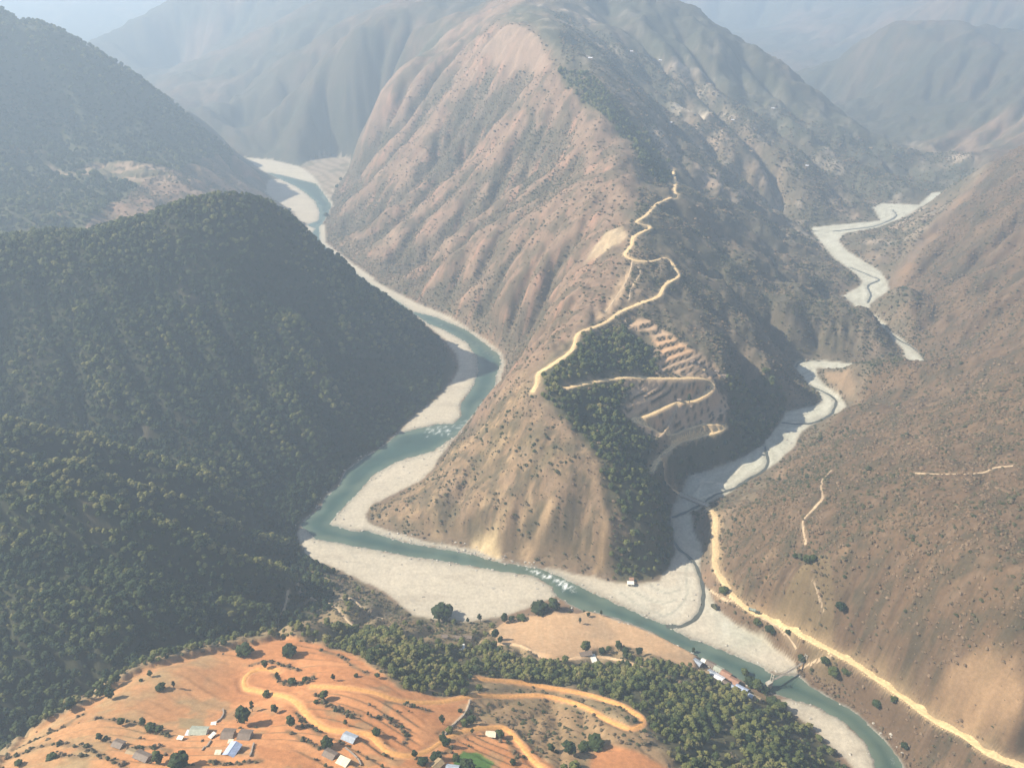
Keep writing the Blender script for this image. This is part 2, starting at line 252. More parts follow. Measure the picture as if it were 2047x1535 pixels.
def erode(Zs, FDs, FZs, Ys, Xs, f, iters, steps, thr, kcut, jit, hp, gain):
    nr, nc = Zs.shape; Zb = Zs.copy(); Zn = Zs.copy(); fixed = FDs < 4
    dys = Ys * kv * f; dxs = dt * f * (Ys + XC); idx = np.arange(nr * nc).reshape(nr, nc); near = (1 - 0.8 * (1 - sstep(400, 640, Ys))) * (1 - 0.6 * ((Xs > 95) & (Xs < 280) & (Ys > 690) & (Ys < 960))) * (1 - 0.6 * rh_m(Xs, Ys)) * (1 - 0.72 * tip_m(Xs, Ys)) * (1 - 0.6 * (1 - sstep(-110, -60, Xs)) * (1 - sstep(1000, 1120, Ys)) * sstep(540, 600, Ys)) * (1 - 0.3 * sstep(900, 1100, Ys) * (1 - sstep(0, 80, Xs - 260)))
    for it in range(iters):
        Zn = Zn + (~fixed) * near * jit * dys * RNG.standard_normal(Zn.shape)
        P = np.pad(Zn, 1, mode='edge'); best = np.zeros_like(Zn); rec = idx.copy(); bd = np.ones_like(Zn)
        for oy, ox in OFF:
            d = np.sqrt((oy * dys) ** 2 + (ox * dxs) ** 2); s = (Zn - P[1 + oy:1 + oy + nr, 1 + ox:1 + ox + nc]) / d
            m = s > best; m[0 if oy < 0 else -1, :] &= (oy == 0); m[:, 0 if ox < 0 else -1] &= (ox == 0)
            best[m] = s[m]; rec[m] = idx[m] + oy * nc + ox; bd[m] = d[m]
        r = rec.ravel(); move = r != idx.ravel(); acc = np.ones(nr * nc); fl_ = np.ones(nr * nc)
        for k in range(steps):
            fl_ = np.bincount(r[move], weights=fl_[move], minlength=nr * nc); acc += fl_
        acc = np.clip(acc - thr, 0, 500).reshape(nr, nc)
        cut = blur(kcut * np.sqrt(acc) * best * bd, 0.7); cut = np.minimum(cut, 0.6 * best * bd + 0.2); cut[fixed] = 0
        Zn = Zn - cut
        P = np.pad(Zn, 1, mode='edge'); lap = (P[:-2, 1:-1] + P[2:, 1:-1] + P[1:-1, :-2] + P[1:-1, 2:]) / 4 - Zn
        Zn = Zn + 0.4 * lap * (~fixed)
    dl = Zn - Zb; dl = dl - blur(dl, hp)
    Zo = Zb + dl * gain * sstep(2, 35, FDs) * near
    Zo = np.maximum(Zo, FZs + 0.4 + np.clip(FDs, 0, 40) * 0.02)
    return np.where(FDs < 0, FZs + 0.6, Zo)
Zn = erode(Zn, FD, FZ, GY, GX, 2, 12, 90, 9, 0.06, 0.09, 11.0, 1.45)
CURV = blur(Zn, 1.0) - blur(Zn, 5.0); CURV = CURV / (GY * kv * 2)      # convex ribs > 0, gullies < 0
SPURS = [[(0,868,640),(120,887,641),(250,921,645),(400,972,646),(500,1030,650)], [(0,925,580),(120,954,580),(230,986,585),(350,1022,591),(450,1062,600),(520,1100,612)], [(0,992,535),(100,1010,530),(220,1026,530),(330,1076,530),(480,1142,532),(560,1172,545)]]
SPUR_LINES = []
for S in SPURS:
    L_ = [at_y(*p)[:2] for p in S]; L_ = [(L_[0][0] - 200, L_[0][1] - 10)] + L_; SPUR_LINES.append(L_); d = line_d(GX, GY, L_, 90)
    Zn = Zn + sstep(4, 40, FD) * (17 * np.exp(-(d / 14) ** 2) - 9 * np.exp(-((d - 30) / 13) ** 2) * (d < 200))
# full-resolution sheet
def up(a):
    r = np.clip(np.arange(NR) / 2, 0, a.shape[0] - 1.001); c = np.clip(np.arange(NCOL) / 2, 0, a.shape[1] - 1.001)
    r0 = r.astype(int); c0 = c.astype(int); fr = (r - r0)[:, None]; fc = (c - c0)[None]
    return (a[r0][:, c0] * (1 - fr) + a[r0 + 1][:, c0] * fr) * (1 - fc) + (a[r0][:, c0 + 1] * (1 - fr) + a[r0 + 1][:, c0 + 1] * fr) * fc
X, Y = grid(np.arange(NR), np.arange(NCOL)); Zf = up(Zn)
FDX = flat_d(X, Y); FZX = floor_z(X, Y); sc_ = np.clip(Y / 1000, 0.45, 3.5); U_, V_ = lu(X, Y)
warp = 14 * fbm(U_, V_, 70, 2, 8); rg = 1 - np.abs(fbm(U_ + warp, V_ - warp, 75, 4, 12, 0.55)) * 2.2
hillm = sstep(8, 60, FDX) * (1 - 0.85 * (1 - sstep(420, 650, Y)))
Zf = Zf + hillm * sc_ * (7.5 * (rg - 0.6) + 3.0 * fbm(U_, V_, 24, 3, 14))
Zf = erode(Zf, FDX, FZX, Y, X, 1, 6, 40, 6, 0.06, 0.14, 8.0, 1.15)
Zf = Zf + hillm * sc_ * (1.6 * np.abs(fbm(U_ + 0.6 * warp, V_ + warp, 34, 4, 18, 0.6)) + 0.7 * fbm(U_, V_, 12, 3, 19, 0.6))
CV = up(CURV) + 0.8 * (blur(Zf, 0.8) - blur(Zf, 4.0)) / (Y * kv * 2)
HZ = Zf
def H(x, y):
    x = np.asarray(x, float); y = np.asarray(y, float)
    r = np.clip(np.log(np.maximum(y, 1) / Y0) / kv, 0, NR - 1.001); c = np.clip((x / (y + XC) + TS) / dt, 0, NCOL - 1.001)
    r0 = r.astype(int); c0 = c.astype(int); fr = r - r0; fc = c - c0
    return (HZ[r0, c0] * (1 - fr) + HZ[r0 + 1, c0] * fr) * (1 - fc) + (HZ[r0, c0 + 1] * (1 - fr) + HZ[r0 + 1, c0 + 1] * fr) * fc
def pick(px, py):                         # where a line of sight first meets the ground
    d = ray(px, py); k = np.arange(90, 7000, 1.5); k = k / 1.0
    x = d[0] * k; y = d[1] * k; z = CAM_H + d[2] * k
    m = (y > Y0) & (z < H(x, y)); i = int(np.argmax(m))
    if not m.any(): i = len(k) - 1
    a, b = k[max(i - 1, 0)], k[i]
    for _ in range(12):
        c = (a + b) / 2
        if CAM_H + d[2] * c < float(H(d[0] * c, d[1] * c)): b = c
        else: a = c
    return (d[0] * b, d[1] * b)
print('terrain', round(time.time() - T0, 1), 'controls', n)
# ------------------------------------------------------------------ ground detail, terraces, roads, land cover
def wpoly(pts): return [pick(px, py) for px, py in pts]
def mask(P, soft=3.0): return 1 - sstep(-soft, soft, poly_sd(X, Y, P) + wob)
wob = 2.2 * gnoise(X / 14, Y / 14, 91) + 1.2 * gnoise(X / 5, Y / 5, 92)
G = {}
for k, P in {
 'village_a': [(0,1600),(0,1512),(60,1462),(150,1412),(215,1372),(280,1334),(400,1300),(480,1282),(560,1275),(640,1285),(700,1305),(740,1330),(800,1375),(880,1395),(945,1396),(942,1420),(915,1450),(880,1468),(900,1480),(960,1458),(1010,1462),(1060,1490),(1120,1545),(1120,1600)],
 'red_field': [(1185,1500),(1215,1488),(1275,1498),(1345,1540),(1345,1600),(1150,1600)],
 'river_field': [(985,1262),(1010,1245),(1060,1232),(1123,1224),(1192,1221),(1262,1241),(1310,1265),(1356,1291),(1398,1316),(1385,1338),(1330,1316),(1285,1302),(1235,1292),(1180,1302),(1150,1322),(1100,1316),(1040,1300),(990,1283)],
 'grass_slope': [(945,1396),(1090,1402),(1200,1432),(1280,1458),(1330,1510),(1345,1540),(1270,1498),(1215,1486),(1180,1505),(1120,1540),(1060,1490),(1010,1462),(960,1452),(935,1440)],
 'bench': [(600,1120),(670,1140),(767,1185),(823,1232),(990,1240),(990,1275),(800,1262),(620,1222),(590,1180)],
 'wood_near': [(640,1245),(700,1252),(800,1268),(870,1285),(985,1290),(1060,1318),(1150,1332),(1250,1318),(1300,1318),(1400,1345),(1500,1396),(1560,1412),(1600,1440),(1650,1490),(1700,1545),(1700,1600),(1390,1600),(1345,1520),(1300,1452),(1282,1435),(1240,1398),(1130,1368),(950,1348),(910,1386),(850,1378),(790,1355),(740,1318),(690,1288)],
 'terr_a': [(1242,640),(1300,640),(1345,670),(1390,700),(1430,720),(1440,745),(1410,748),(1310,745),(1325,715),(1310,690),(1300,665),(1255,655)],
 'terr_b': [(1245,765),(1290,748),(1410,748),(1428,765),(1450,795),(1458,815),(1440,840),(1400,850),(1350,885),(1310,870),(1265,845),(1240,820),(1265,800)],
 'wood_saddle': [(1168,672),(1240,655),(1300,700),(1312,740),(1280,746),(1200,762),(1100,785),(1082,765),(1085,745),(1135,715)],
 'wood_east': [(1085,790),(1200,765),(1270,765),(1235,820),(1265,850),(1310,880),(1310,930),(1340,970),(1350,1060),(1345,1132),(1300,1160),(1235,1165),(1225,1110),(1255,1060),(1215,980),(1195,920),(1140,850)],
 'wood_stream': [(1450,760),(1500,770),(1570,800),(1560,845),(1530,890),(1470,920),(1415,940),(1370,958),(1340,960),(1310,940),(1320,905),(1380,880),(1450,860),(1470,820)],
 'wood_ridge': [(1112,140),(1180,152),(1240,215),(1300,280),(1345,345),(1330,372),(1285,340),(1262,285),(1215,240),(1150,190)],
 'green_plot': [(905,1512),(925,1500),(955,1505),(985,1520),(980,1540),(900,1545)],
 'far_terr': [(95,325),(150,350),(190,325),(270,325),(330,335),(385,360),(380,372),(300,368),(200,352),(100,345)],
 'slide_tip': [(940,1085),(975,1062),(994,1048),(998,1090),(998,1122),(970,1115),(945,1100)],
 'slide_b': [(1046,1100),(1085,1030),(1100,1000),(1110,1010),(1085,1060),(1062,1120),(1050,1125)],
 'slide_c': [(1195,1120),(1200,1060),(1205,1015),(1217,1020),(1216,1070),(1208,1130),(1190,1140)],
 'knob': [(1000,60),(1060,64),(1085,95),(1098,130),(1080,145),(1050,130),(1020,150),(985,125),(960,110)],
 'cut_side': [(1648,742),(1690,740),(1710,770),(1705,795),(1680,780),(1655,765)],
 'slide_road': [(1490,1215),(1500,1200),(1530,1200),(1535,1225),(1520,1240),(1500,1230)],
 'scar_a': [(1215,462),(1240,455),(1255,470),(1240,490),(1200,510),(1170,525),(1180,505)],
 'scar_b': [(1190,640),(1240,560),(1258,530),(1262,545),(1245,590),(1215,630)],
}.items(): G[k] = wpoly(P)
# named by where it lies in the valley: forest on the hill left of the river
G['hill_wood'] = [(-560, 1040), (-470, 1080), (-330, 1080), (-190, 1130), (-100, 1085)] + fl([(907,722),(912,740),(880,790),(834,826),(795,862),(768,890),(729,913),(690,940),(678,967),(651,990),(630,1018),(605,1042),(590,1075)]) + [(-170,585),(-155,530),(-170,490),(-205,455),(-245,420),(-285,390),(-325,358),(-360,322),(-430,285),(-900,285),(-1250,900),(-900,1020)]
roads = {}
def road(name, px, w, kind, tone): roads.setdefault(name, []).append((smooth_line(wpoly(px), 6), w, kind, tone))
HZ = Zf + 0
ORANGE, TAN, PALE = (0.62, 0.315, 0.11), (0.62, 0.45, 0.24), (0.44, 0.33, 0.21)
road('dirt_road', [(620,1371),(660,1369),(700,1372),(750,1382),(800,1396),(870,1403),(945,1391),(1000,1389),(1090,1398),(1160,1414),(1215,1434),(1255,1451),(1280,1449),(1284,1437),(1265,1422),(1230,1405),(1150,1386),(1050,1370),(950,1356)], 1.9, 'd', ORANGE)
road('dirt_road', [(560,1342),(530,1340),(505,1347),(489,1362),(492,1376),(512,1384),(540,1388),(575,1393),(600,1408),(615,1428),(650,1450),(700,1459),(740,1472),(775,1498),(820,1507),(858,1497),(890,1477),(930,1461),(975,1454),(1010,1460),(1035,1482),(1065,1515),(1100,1545)], 2.0, 'd', ORANGE)
road('dirt_road', [(1063,786),(1073,768),(1077,748),(1100,730),(1130,712),(1147,692),(1152,674),(1163,662),(1208,648),(1240,625),(1275,607),(1315,593),(1330,570),(1355,553),(1350,540),(1333,516),(1300,520),(1266,520),(1249,510),(1262,492),(1268,468),(1300,456),(1285,450),(1273,444),(1292,431),(1312,409),(1340,396),(1350,382),(1346,356),(1338,340)], 2.6, 'd', TAN)
road('dirt_road', [(1130,776),(1200,762),(1240,754),(1280,745),(1350,748),(1410,746),(1425,762),(1395,781),(1370,796),(1345,815),(1290,831),(1268,842),(1275,850),(1300,843),(1340,848),(1400,847),(1440,847),(1451,852),(1435,862),(1400,878),(1360,894),(1325,910),(1312,922),(1303,945)], 3.0, 'd', TAN)
road('dirt_road', [(1335,966),(1341,976),(1352,985),(1361,990)], 3.2, 'd', TAN)
road('dirt_road', [(1412,1013),(1426,1022),(1431,1040),(1428,1065),(1430,1100),(1430,1135),(1449,1165),(1470,1196),(1500,1221),(1530,1236),(1580,1256),(1640,1286),(1700,1322),(1730,1342),(1800,1391),(1860,1431),(1920,1466),(1980,1501),(2075,1545)], 3.6, 'd', TAN)
for L_ in ([(1662,940),(1645,958),(1642,975),(1645,992),(1630,1012),(1605,1045),(1608,1065),(1612,1088)], [(1625,1158),(1640,1195),(1646,1218)], [(1830,945),(1900,946),(1960,944),(1990,935),(2030,930)], [(1518,1240),(1545,1265),(1570,1290),(1588,1312)], [(1600,1336),(1625,1330),(1650,1327),(1660,1318)],
           [(575,1133),(592,1155),(600,1178),(625,1200),(660,1208),(682,1225),(705,1250)], [(640,1205),(680,1197),(705,1199),(735,1220),(766,1236)], [(577,1180),(572,1212),(556,1240),(553,1256)], [(940,1398),(930,1425),(905,1450),(885,1470)], [(1265,522),(1255,560),(1235,590),(1210,625)], [(1270,530),(1280,545),(1262,580),(1258,600)], [(1420,1180),(1450,1206),(1470,1205)], [(1360,800),(1330,845),(1310,870)]):
    road('footpath', L_, 1.1, 'p', PALE)
road('dirt_road', [(990,1286),(1040,1299),(1100,1311),(1180,1317),(1230,1322),(1290,1337)], 1.8, 'p', (0.56, 0.38, 0.22))
streams = [smooth_line([on_floor(px, py, True) for px, py in L_], 6) for L_ in (
 [(1590,735),(1594,728),(1605,723),(1622,721),(1640,722)], [(1614,769),(1640,781),(1660,791),(1671,803),(1668,815),(1661,828),(1640,840),(1622,846),(1590,848),(1562,845)],
 [(1528,892),(1533,910),(1534,930),(1520,945),(1497,957),(1470,975),(1442,985),(1420,995),(1403,1008),(1385,1017),(1365,1026),(1343,1033)],
 [(1345,1080),(1360,1099),(1376,1113),(1388,1126),(1397,1145),(1404,1170),(1406,1192),(1402,1216),(1393,1233),(1379,1244),(1357,1252),(1331,1252)],
 [(1622,462),(1660,463),(1700,459),(1750,452),(1790,434),(1785,420)], [(1700,535),(1740,552),(1757,560),(1735,572),(1741,590),(1734,606)], [(1784,670),(1800,682),(1818,691),(1840,708),(1853,727)])]
# metre-scale unevenness, then terraces and road benches
mv0 = np.maximum(np.maximum(mask(G['village_a']), mask(G['red_field'])), mask(G['river_field'])); mt0 = np.maximum(mask(G['terr_a'], 8), mask(G['terr_b'], 8)); mv0 = np.maximum(mv0, mt0)
rough = sstep(2, 30, FDX) * (1 - 0.85 * mv0)
HZ = Zf + mv0 * (blur(Zf, 9) - Zf) + rough * (1.3 * fbm(X, Y, 26, 3, 21) + 0.9 * np.abs(fbm(X, Y, 60, 3, 33)) * sstep(300, 700, Y))
HZ = HZ - 0.35 * fbm(X, Y, 9, 2, 41) * (FDX < 0)
def terrace(m, step, seed, wobble=1.4, tread=0.22):
    global HZ
    z = HZ + wobble * fbm(X, Y, 70, 2, seed) + 0.12 * wobble * fbm(X, Y, 14, 2, seed + 5)
    k = np.floor(z / step); t = z / step - k
    zt = step * (k + np.where(t < 0.80, tread * t / 0.80, tread + (1 - tread) * sstep(0.80, 0.97, t))) - (z - HZ)
    HZ = HZ + m * (zt - HZ)
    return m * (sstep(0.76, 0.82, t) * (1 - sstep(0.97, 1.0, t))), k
mv = np.maximum(mask(G['village_a']), mask(G['red_field']))
mbig = np.maximum(mask(wpoly([(190,1392),(290,1345),(420,1308),(520,1325),(500,1380),(560,1402),(565,1440),(440,1447),(350,1452),(240,1432)]), 5), mask(wpoly([(640,1290),(730,1325),(850,1380),(940,1398),(930,1420),(800,1410),(640,1370)]), 5))
pv_ = sstep(-0.2, 0.1, fbm(X, Y, 60, 3, 301) + 0.22 * sstep(-170, -230, X)); ris_v, kv_ = terrace(mv * pv_ * (1 - 0.7 * mbig), 3.6, 51, 2.0, 0.4); ris_v = ris_v * sstep(0.3, 0.7, pv_) * (1 - 0.6 * mbig)
mt = np.maximum(mask(G['terr_a']), mask(G['terr_b'])); ris_t, kt_ = terrace(mt, 4.6, 57, 2.2, 0.12)
mft = mask(G['far_terr'], 6); ris_f, kf_ = terrace(mft, 6.5, 63, 2.0)
mgs = mask(G['grass_slope']); ris_g, _k = terrace(mgs * 0.6, 2.6, 71, 2.0)
mrf = mask(G['river_field'], 2)
RD = np.full(X.shape, 1e3); RP = RD.copy(); CUT = np.zeros(X.shape)
for name, L_ in roads.items():
    for line, w, kind, tone in L_:
        z = H(line[:, 0], line[:, 1])
        for _ in range(30): z[1:-1] = 0.5 * z[1:-1] + 0.25 * (z[:-2] + z[2:])
        d, val = line_d(X, Y, line, 25, z); b = 1 - sstep(w * 1.0, w * (3.2 if kind == 'd' else 2.2), d)
        HZ = HZ + b * (val - HZ)
        if kind == 'd': RD = np.minimum(RD, d / w)
        else: RP = np.minimum(RP, d / w)
        if kind == 'd' and tone is TAN: CUT = np.maximum(CUT, (1 - sstep(1.1, 2.6, d / w + 0.9 * gnoise(X / 9, Y / 9, 303))) * sstep(0.1, 1.2, Zf - val + 0.2))
SD = np.full(X.shape, 1e3)
for L_ in streams:
    d = line_d(X, Y, L_, 20); SD = np.minimum(SD, d); HZ = HZ - 0.9 * (1 - sstep(1.2, 3.2, d))
WD = np.minimum(poly_sd(X, Y, WATER[0]), poly_sd(X, Y, WATER[1]))
WDn = WD + 1.3 * gnoise(X / 7, Y / 7, 77) + 0.6 * gnoise(X / 2.5, Y / 2.5, 78)
HZ = np.where(FDX < 3, HZ - 0.0 - 1.8 * (1 - sstep(-3.5, 0.4, WDn)), HZ)

# land cover, painted as the colour each ground has, plus one painted glare patch
def rgb(r, g, b): return np.array([r, g, b])
def lay(A, m, c): return A + m[..., None] * (np.asarray(c) - A)
n1 = fbm(X, Y, 90, 4, 101); n2 = fbm(X, Y, 22, 4, 111); n3 = fbm(X, Y, 7, 3, 121); n4 = fbm(X, Y, 240, 3, 131)
ALB = np.ones(X.shape + (3,)) * rgb(0.175, 0.122, 0.082)
ALB = lay(ALB, sstep(0.0, 0.5, n1 + 0.5 * n2), rgb(0.225, 0.142, 0.085))
ALB = lay(ALB, sstep(0.1, 0.5, -n1 + 0.6 * n2) * 0.8, rgb(0.115, 0.10, 0.065))
ALB = lay(ALB, sstep(0.15, 0.55, n2 + 0.3 * n3) * 0.5, rgb(0.10, 0.09, 0.05))
rib = sstep(0.02, 0.14, CV + 0.05 * n2 + 0.05 * n3); gul = sstep(0.02, 0.13, -CV + 0.04 * n2)
steep_y = sstep(650, 1000, Y)
# the west face: pale pinkish ribs of bare ground, grey scrub in the gullies
cx_ = np.interp(Y, [580, 640, 700, 760, 900, 1060, 1180, 1400, 1580, 1780, 2000, 2500], [160, 130, 40, 30, 130, 160, 190, 205, 130, 70, -20, 150])
west = sstep(-10, 40, cx_ - X + 18 * n1) * sstep(-4, 14, FDX) * sstep(560, 610, Y) * (X > -700) * (1 - sstep(2150, 2600, Y))
ALB = lay(ALB, west * 0.85, rgb(0.185, 0.132, 0.092))
ALB = lay(ALB, west * rib * 0.5, rgb(0.30, 0.195, 0.135))
ALB = lay(ALB, west * gul * 0.75, rgb(0.125, 0.105, 0.072))
streak = fbm((X - 0.9 * Y) , (X + 0.75 * Y) * 0.22, 20, 4, 141)
ALB = lay(ALB, west * sstep(0.12, 0.45, streak + 0.25 * n1) * 0.75 * sstep(760, 950, Y), rgb(0.38, 0.215, 0.145))
ALB = lay(ALB, west * sstep(0.25, 0.5, fbm(X, Y, 130, 4, 151)) * 0.4 * sstep(1100, 1300, Y), rgb(0.38, 0.28, 0.20))
tip = west * (1 - sstep(735, 800, Y))
ALB = lay(ALB, tip * (0.75 + 0.25 * n2), rgb(0.285, 0.195, 0.11))
ALB = lay(ALB, tip * sstep(0.0, 0.25, fbm(X, Y, 34, 4, 361, 0.65)) * 0.65, rgb(0.115, 0.10, 0.055))
ALB = lay(ALB, tip * sstep(0.1, 0.4, n2 + 0.4 * n3) * 0.6, rgb(0.40, 0.28, 0.16))
east = (1 - sstep(-20, 20, cx_ - X)) * sstep(585, 620, Y) * (X < 1150) * (1 - sstep(0, 60, X - np.interp(Y, [560, 700, 900, 1050, 1300, 1700, 2000], [240, 300, 440, 600, 600, 950, 1100])))
ALB = lay(ALB, east * 0.8, rgb(0.165, 0.135, 0.09))
ALB = lay(ALB, east * sstep(0.05, 0.45, n1) * 0.7, rgb(0.19, 0.135, 0.09))
ALB = lay(ALB, east * sstep(0.0, 0.4, fbm(X, Y, 170, 4, 161)) * 0.45, rgb(0.085, 0.088, 0.052))
# terraced farm patches high on the massif
hi = east * sstep(1350, 1550, Y)
patch = hi * sstep(0.12, 0.3, fbm(X, Y, 120, 4, 171)) * (np.mod(HZ + 3 * n2, 9) < 4.5)
ALB = lay(ALB, patch * 0.85, rgb(0.40, 0.30, 0.21))
ALB = lay(ALB, hi * sstep(0.14, 0.3, fbm(X, Y, 60, 4, 181)) * 0.75, rgb(0.46, 0.37, 0.28))
for P, c in (([(1330,212),(1395,214),(1450,222),(1448,234),(1380,230),(1335,226)], (0.55, 0.46, 0.34)), ([(1340,172),(1400,174),(1442,184),(1430,198),(1350,190)], (0.44, 0.33, 0.24)), ([(1285,250),(1320,255),(1335,272),(1310,276)], (0.50, 0.38, 0.26)), ([(1385,322),(1420,330),(1445,352),(1430,372),(1400,350)], (0.48, 0.33, 0.21)), ([(1460,382),(1495,380),(1510,398),(1475,406)], (0.45, 0.30, 0.20)), ([(1150,112),(1200,116),(1250,128),(1240,140),(1170,130)], (0.44, 0.36, 0.28)), ([(1410,95),(1460,100),(1450,112),(1420,110)], (0.42, 0.34, 0.26)), ([(1540,212),(1560,206),(1552,240),(1535,236)], (0.5, 0.42, 0.32)), ([(1715,318),(1760,322),(1780,332),(1730,332)], (0.44, 0.34, 0.26)), ([(1240,22),(1285,28),(1280,38),(1245,32)], (0.44, 0.36, 0.3)), ([(1640,228),(1700,250),(1690,262),(1650,244)], (0.36, 0.28, 0.21)), ([(1330,130),(1385,140),(1370,152),(1335,145)], (0.44, 0.35, 0.27))):
    mm = mask(wpoly(P), 6) * sstep(-0.35, 0.05, fbm(X, Y, 40, 3, 341)) * (0.45 + 0.55 * (np.mod(Zf + 2 * n2, 7) < 4.2)); ALB = lay(ALB, mm * 0.95, tuple(1.25 * q_ for q_ in c))
# right-hand hillside: red-brown grass and scrub
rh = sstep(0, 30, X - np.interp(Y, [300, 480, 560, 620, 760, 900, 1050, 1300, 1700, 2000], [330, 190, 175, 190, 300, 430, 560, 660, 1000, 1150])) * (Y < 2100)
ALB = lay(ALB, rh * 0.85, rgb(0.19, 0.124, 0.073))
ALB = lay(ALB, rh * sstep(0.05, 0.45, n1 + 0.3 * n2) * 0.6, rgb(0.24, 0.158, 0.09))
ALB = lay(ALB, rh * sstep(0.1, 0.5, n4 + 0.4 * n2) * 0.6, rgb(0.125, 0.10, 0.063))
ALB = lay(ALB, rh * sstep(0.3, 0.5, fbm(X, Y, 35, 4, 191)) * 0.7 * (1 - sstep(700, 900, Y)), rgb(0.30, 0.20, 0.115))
mglare = mask(wpoly([(1895,1335),(1950,1300),(2010,1310),(2040,1340),(2050,1440),(2010,1480),(1930,1450),(1870,1410)]), 4)  # aircraft window reflection, painted into the slope as a soft tan patch

slope_ok = sstep(4, 16, FDX) * np.maximum(np.maximum(west, east), np.maximum(rh, sstep(1400, 1800, Y)))
mot = fbm(U_, V_, 38, 5, 311, 0.68); ALB = lay(ALB, slope_ok * sstep(0.0, 0.18, mot) * 0.68, rgb(0.095, 0.085, 0.055)); ALB = lay(ALB, slope_ok * sstep(0.1, 0.3, -mot) * 0.35, rgb(0.30, 0.215, 0.145))
fine = fbm(U_, V_, 11, 3, 321, 0.7); ALB = lay(ALB, slope_ok * sstep(0.05, 0.3, fine) * 0.4, rgb(0.09, 0.08, 0.05))
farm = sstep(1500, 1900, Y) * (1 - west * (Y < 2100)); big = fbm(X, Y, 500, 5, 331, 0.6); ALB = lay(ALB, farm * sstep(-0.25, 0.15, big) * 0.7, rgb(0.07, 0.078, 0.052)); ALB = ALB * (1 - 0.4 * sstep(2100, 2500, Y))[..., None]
# woods
LEAF = rgb(0.040, 0.045, 0.024)
far_wood = (X < -300) * sstep(1130, 1200, Y) * (Y < 2200) * sstep(0, 25, FDX) * (1 - west)
ALB = lay(ALB, far_wood * (0.9 - 0.35 * sstep(0.1, 0.5, n1)), rgb(0.062, 0.068, 0.038))
mh = mask(G['hill_wood'], 8); ALB = lay(ALB, mh * 0.95, LEAF)
ALB = lay(ALB, mh * sstep(0.36, 0.55, fbm(X, Y, 70, 4, 201)) * 0.45, rgb(0.12, 0.09, 0.06))
for k in ('wood_near', 'wood_saddle', 'wood_east', 'wood_stream', 'wood_ridge'):
    G['m_' + k] = mask(G[k], 5); ALB = lay(ALB, G['m_' + k] * 0.9, rgb(0.075, 0.075, 0.04))
mb = mask(G['bench'], 4); ALB = lay(ALB, mb, rgb(0.17, 0.135, 0.085)); ALB = lay(ALB, mb * sstep(0, 0.4, n2), rgb(0.12, 0.105, 0.06))
# fields
nearhill_b = (Y < 440) & (X < 180)
nearhill = (Y < 520) * (X < 260) * (1 - mh) * sstep(2, 14, FDX)
ALB = lay(ALB, nearhill * (1 - G['m_wood_near']) * 0.8, rgb(0.25, 0.185, 0.10))
soil = np.where((np.sin(kv_ * 12.9898) * 43758.5 % 1)[..., None] > 0.5, rgb(0.52, 0.238, 0.100), rgb(0.46, 0.203, 0.084))
ALB = ALB + mv[..., None] * (soil - ALB)
ALB = lay(ALB, mv * sstep(0.1, 0.5, n1 + 0.3 * n2) * 0.6, rgb(0.55, 0.278, 0.125))
ALB = lay(ALB, mv * sstep(0.1, 0.3, n2 + 0.9 * fbm(X, Y, 60, 3, 211) - 0.2) * 0.6, rgb(0.29, 0.20, 0.105))
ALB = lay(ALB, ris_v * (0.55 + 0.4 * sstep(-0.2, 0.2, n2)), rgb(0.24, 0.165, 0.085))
west_v = mv * sstep(-20, 25, -205 - X + 0.2 * (Y - 300) + 20 * n1)
ALB = lay(ALB, west_v * (0.35 + 0.4 * sstep(-0.2, 0.3, n2)), rgb(0.33, 0.24, 0.125))
hd = np.full(X.shape, 1e3)
HEDGE = [smooth_line(wpoly(P), 5) for P in ([(545,1344),(567,1366),(607,1366),(629,1348)], [(633,1388),(660,1410),(712,1436)], [(576,1445),(605,1450),(640,1452)], [(576,1462),(605,1478),(640,1495)], [(281,1445),(310,1462),(341,1473)], [(189,1436),(230,1440),(273,1447)], [(167,1427),(132,1449),(79,1476),(26,1498)], [(211,1476),(246,1493),(308,1493),(340,1500)], [(110,1506),(140,1510),(176,1512)], [(637,1404),(672,1415),(723,1431)], [(771,1402),(811,1409),(859,1422)], [(741,1433),(771,1432),(787,1446),(806,1460),(815,1472),(809,1487)], [(833,1514),(853,1523),(886,1507),(905,1490)], [(640,1300),(680,1312),(705,1330),(735,1347)], [(20,1515),(90,1490),(160,1492),(215,1515),(250,1535)], [(595,1425),(612,1446),(640,1466)], [(500,1330),(530,1322),(570,1330),(600,1340)], [(1050,1470),(1075,1475),(1100,1470)], [(1015,1478),(1025,1500),(1035,1520)], [(420,1520),(470,1528),(520,1520)])]
for L_ in HEDGE: hd = np.minimum(hd, line_d(X, Y, L_, 20))
ALB = lay(ALB, (1 - sstep(0.6, 2.6, hd + 1.2 * n3)) * 0.85, rgb(0.19, 0.13, 0.07))
myard = mask(wpoly([(352,1432),(405,1436),(410,1450),(400,1458),(360,1452)]), 1); ALB = lay(ALB, myard * 0.8, rgb(0.28, 0.21, 0.11))
myd2 = mask(wpoly([(380,1470),(410,1474),(450,1482),(500,1486),(510,1510),(440,1520),(400,1495)]), 3); ALB = lay(ALB, myd2 * sstep(-0.2, 0.3, n2) * 0.7, rgb(0.36, 0.235, 0.125))
ALB = lay(ALB, mgs * 0.85, rgb(0.285, 0.185, 0.098)); ALB = lay(ALB, mgs * sstep(0, 0.5, n2 + 0.4 * n3) * 0.6, rgb(0.18, 0.14, 0.07)); ALB = lay(ALB, mgs * sstep(0.15, 0.4, n1 - 0.3 * n2) * 0.6, rgb(0.45, 0.24, 0.12))
ALB = lay(ALB, mgs * ris_g * 0.4, rgb(0.36, 0.24, 0.13))
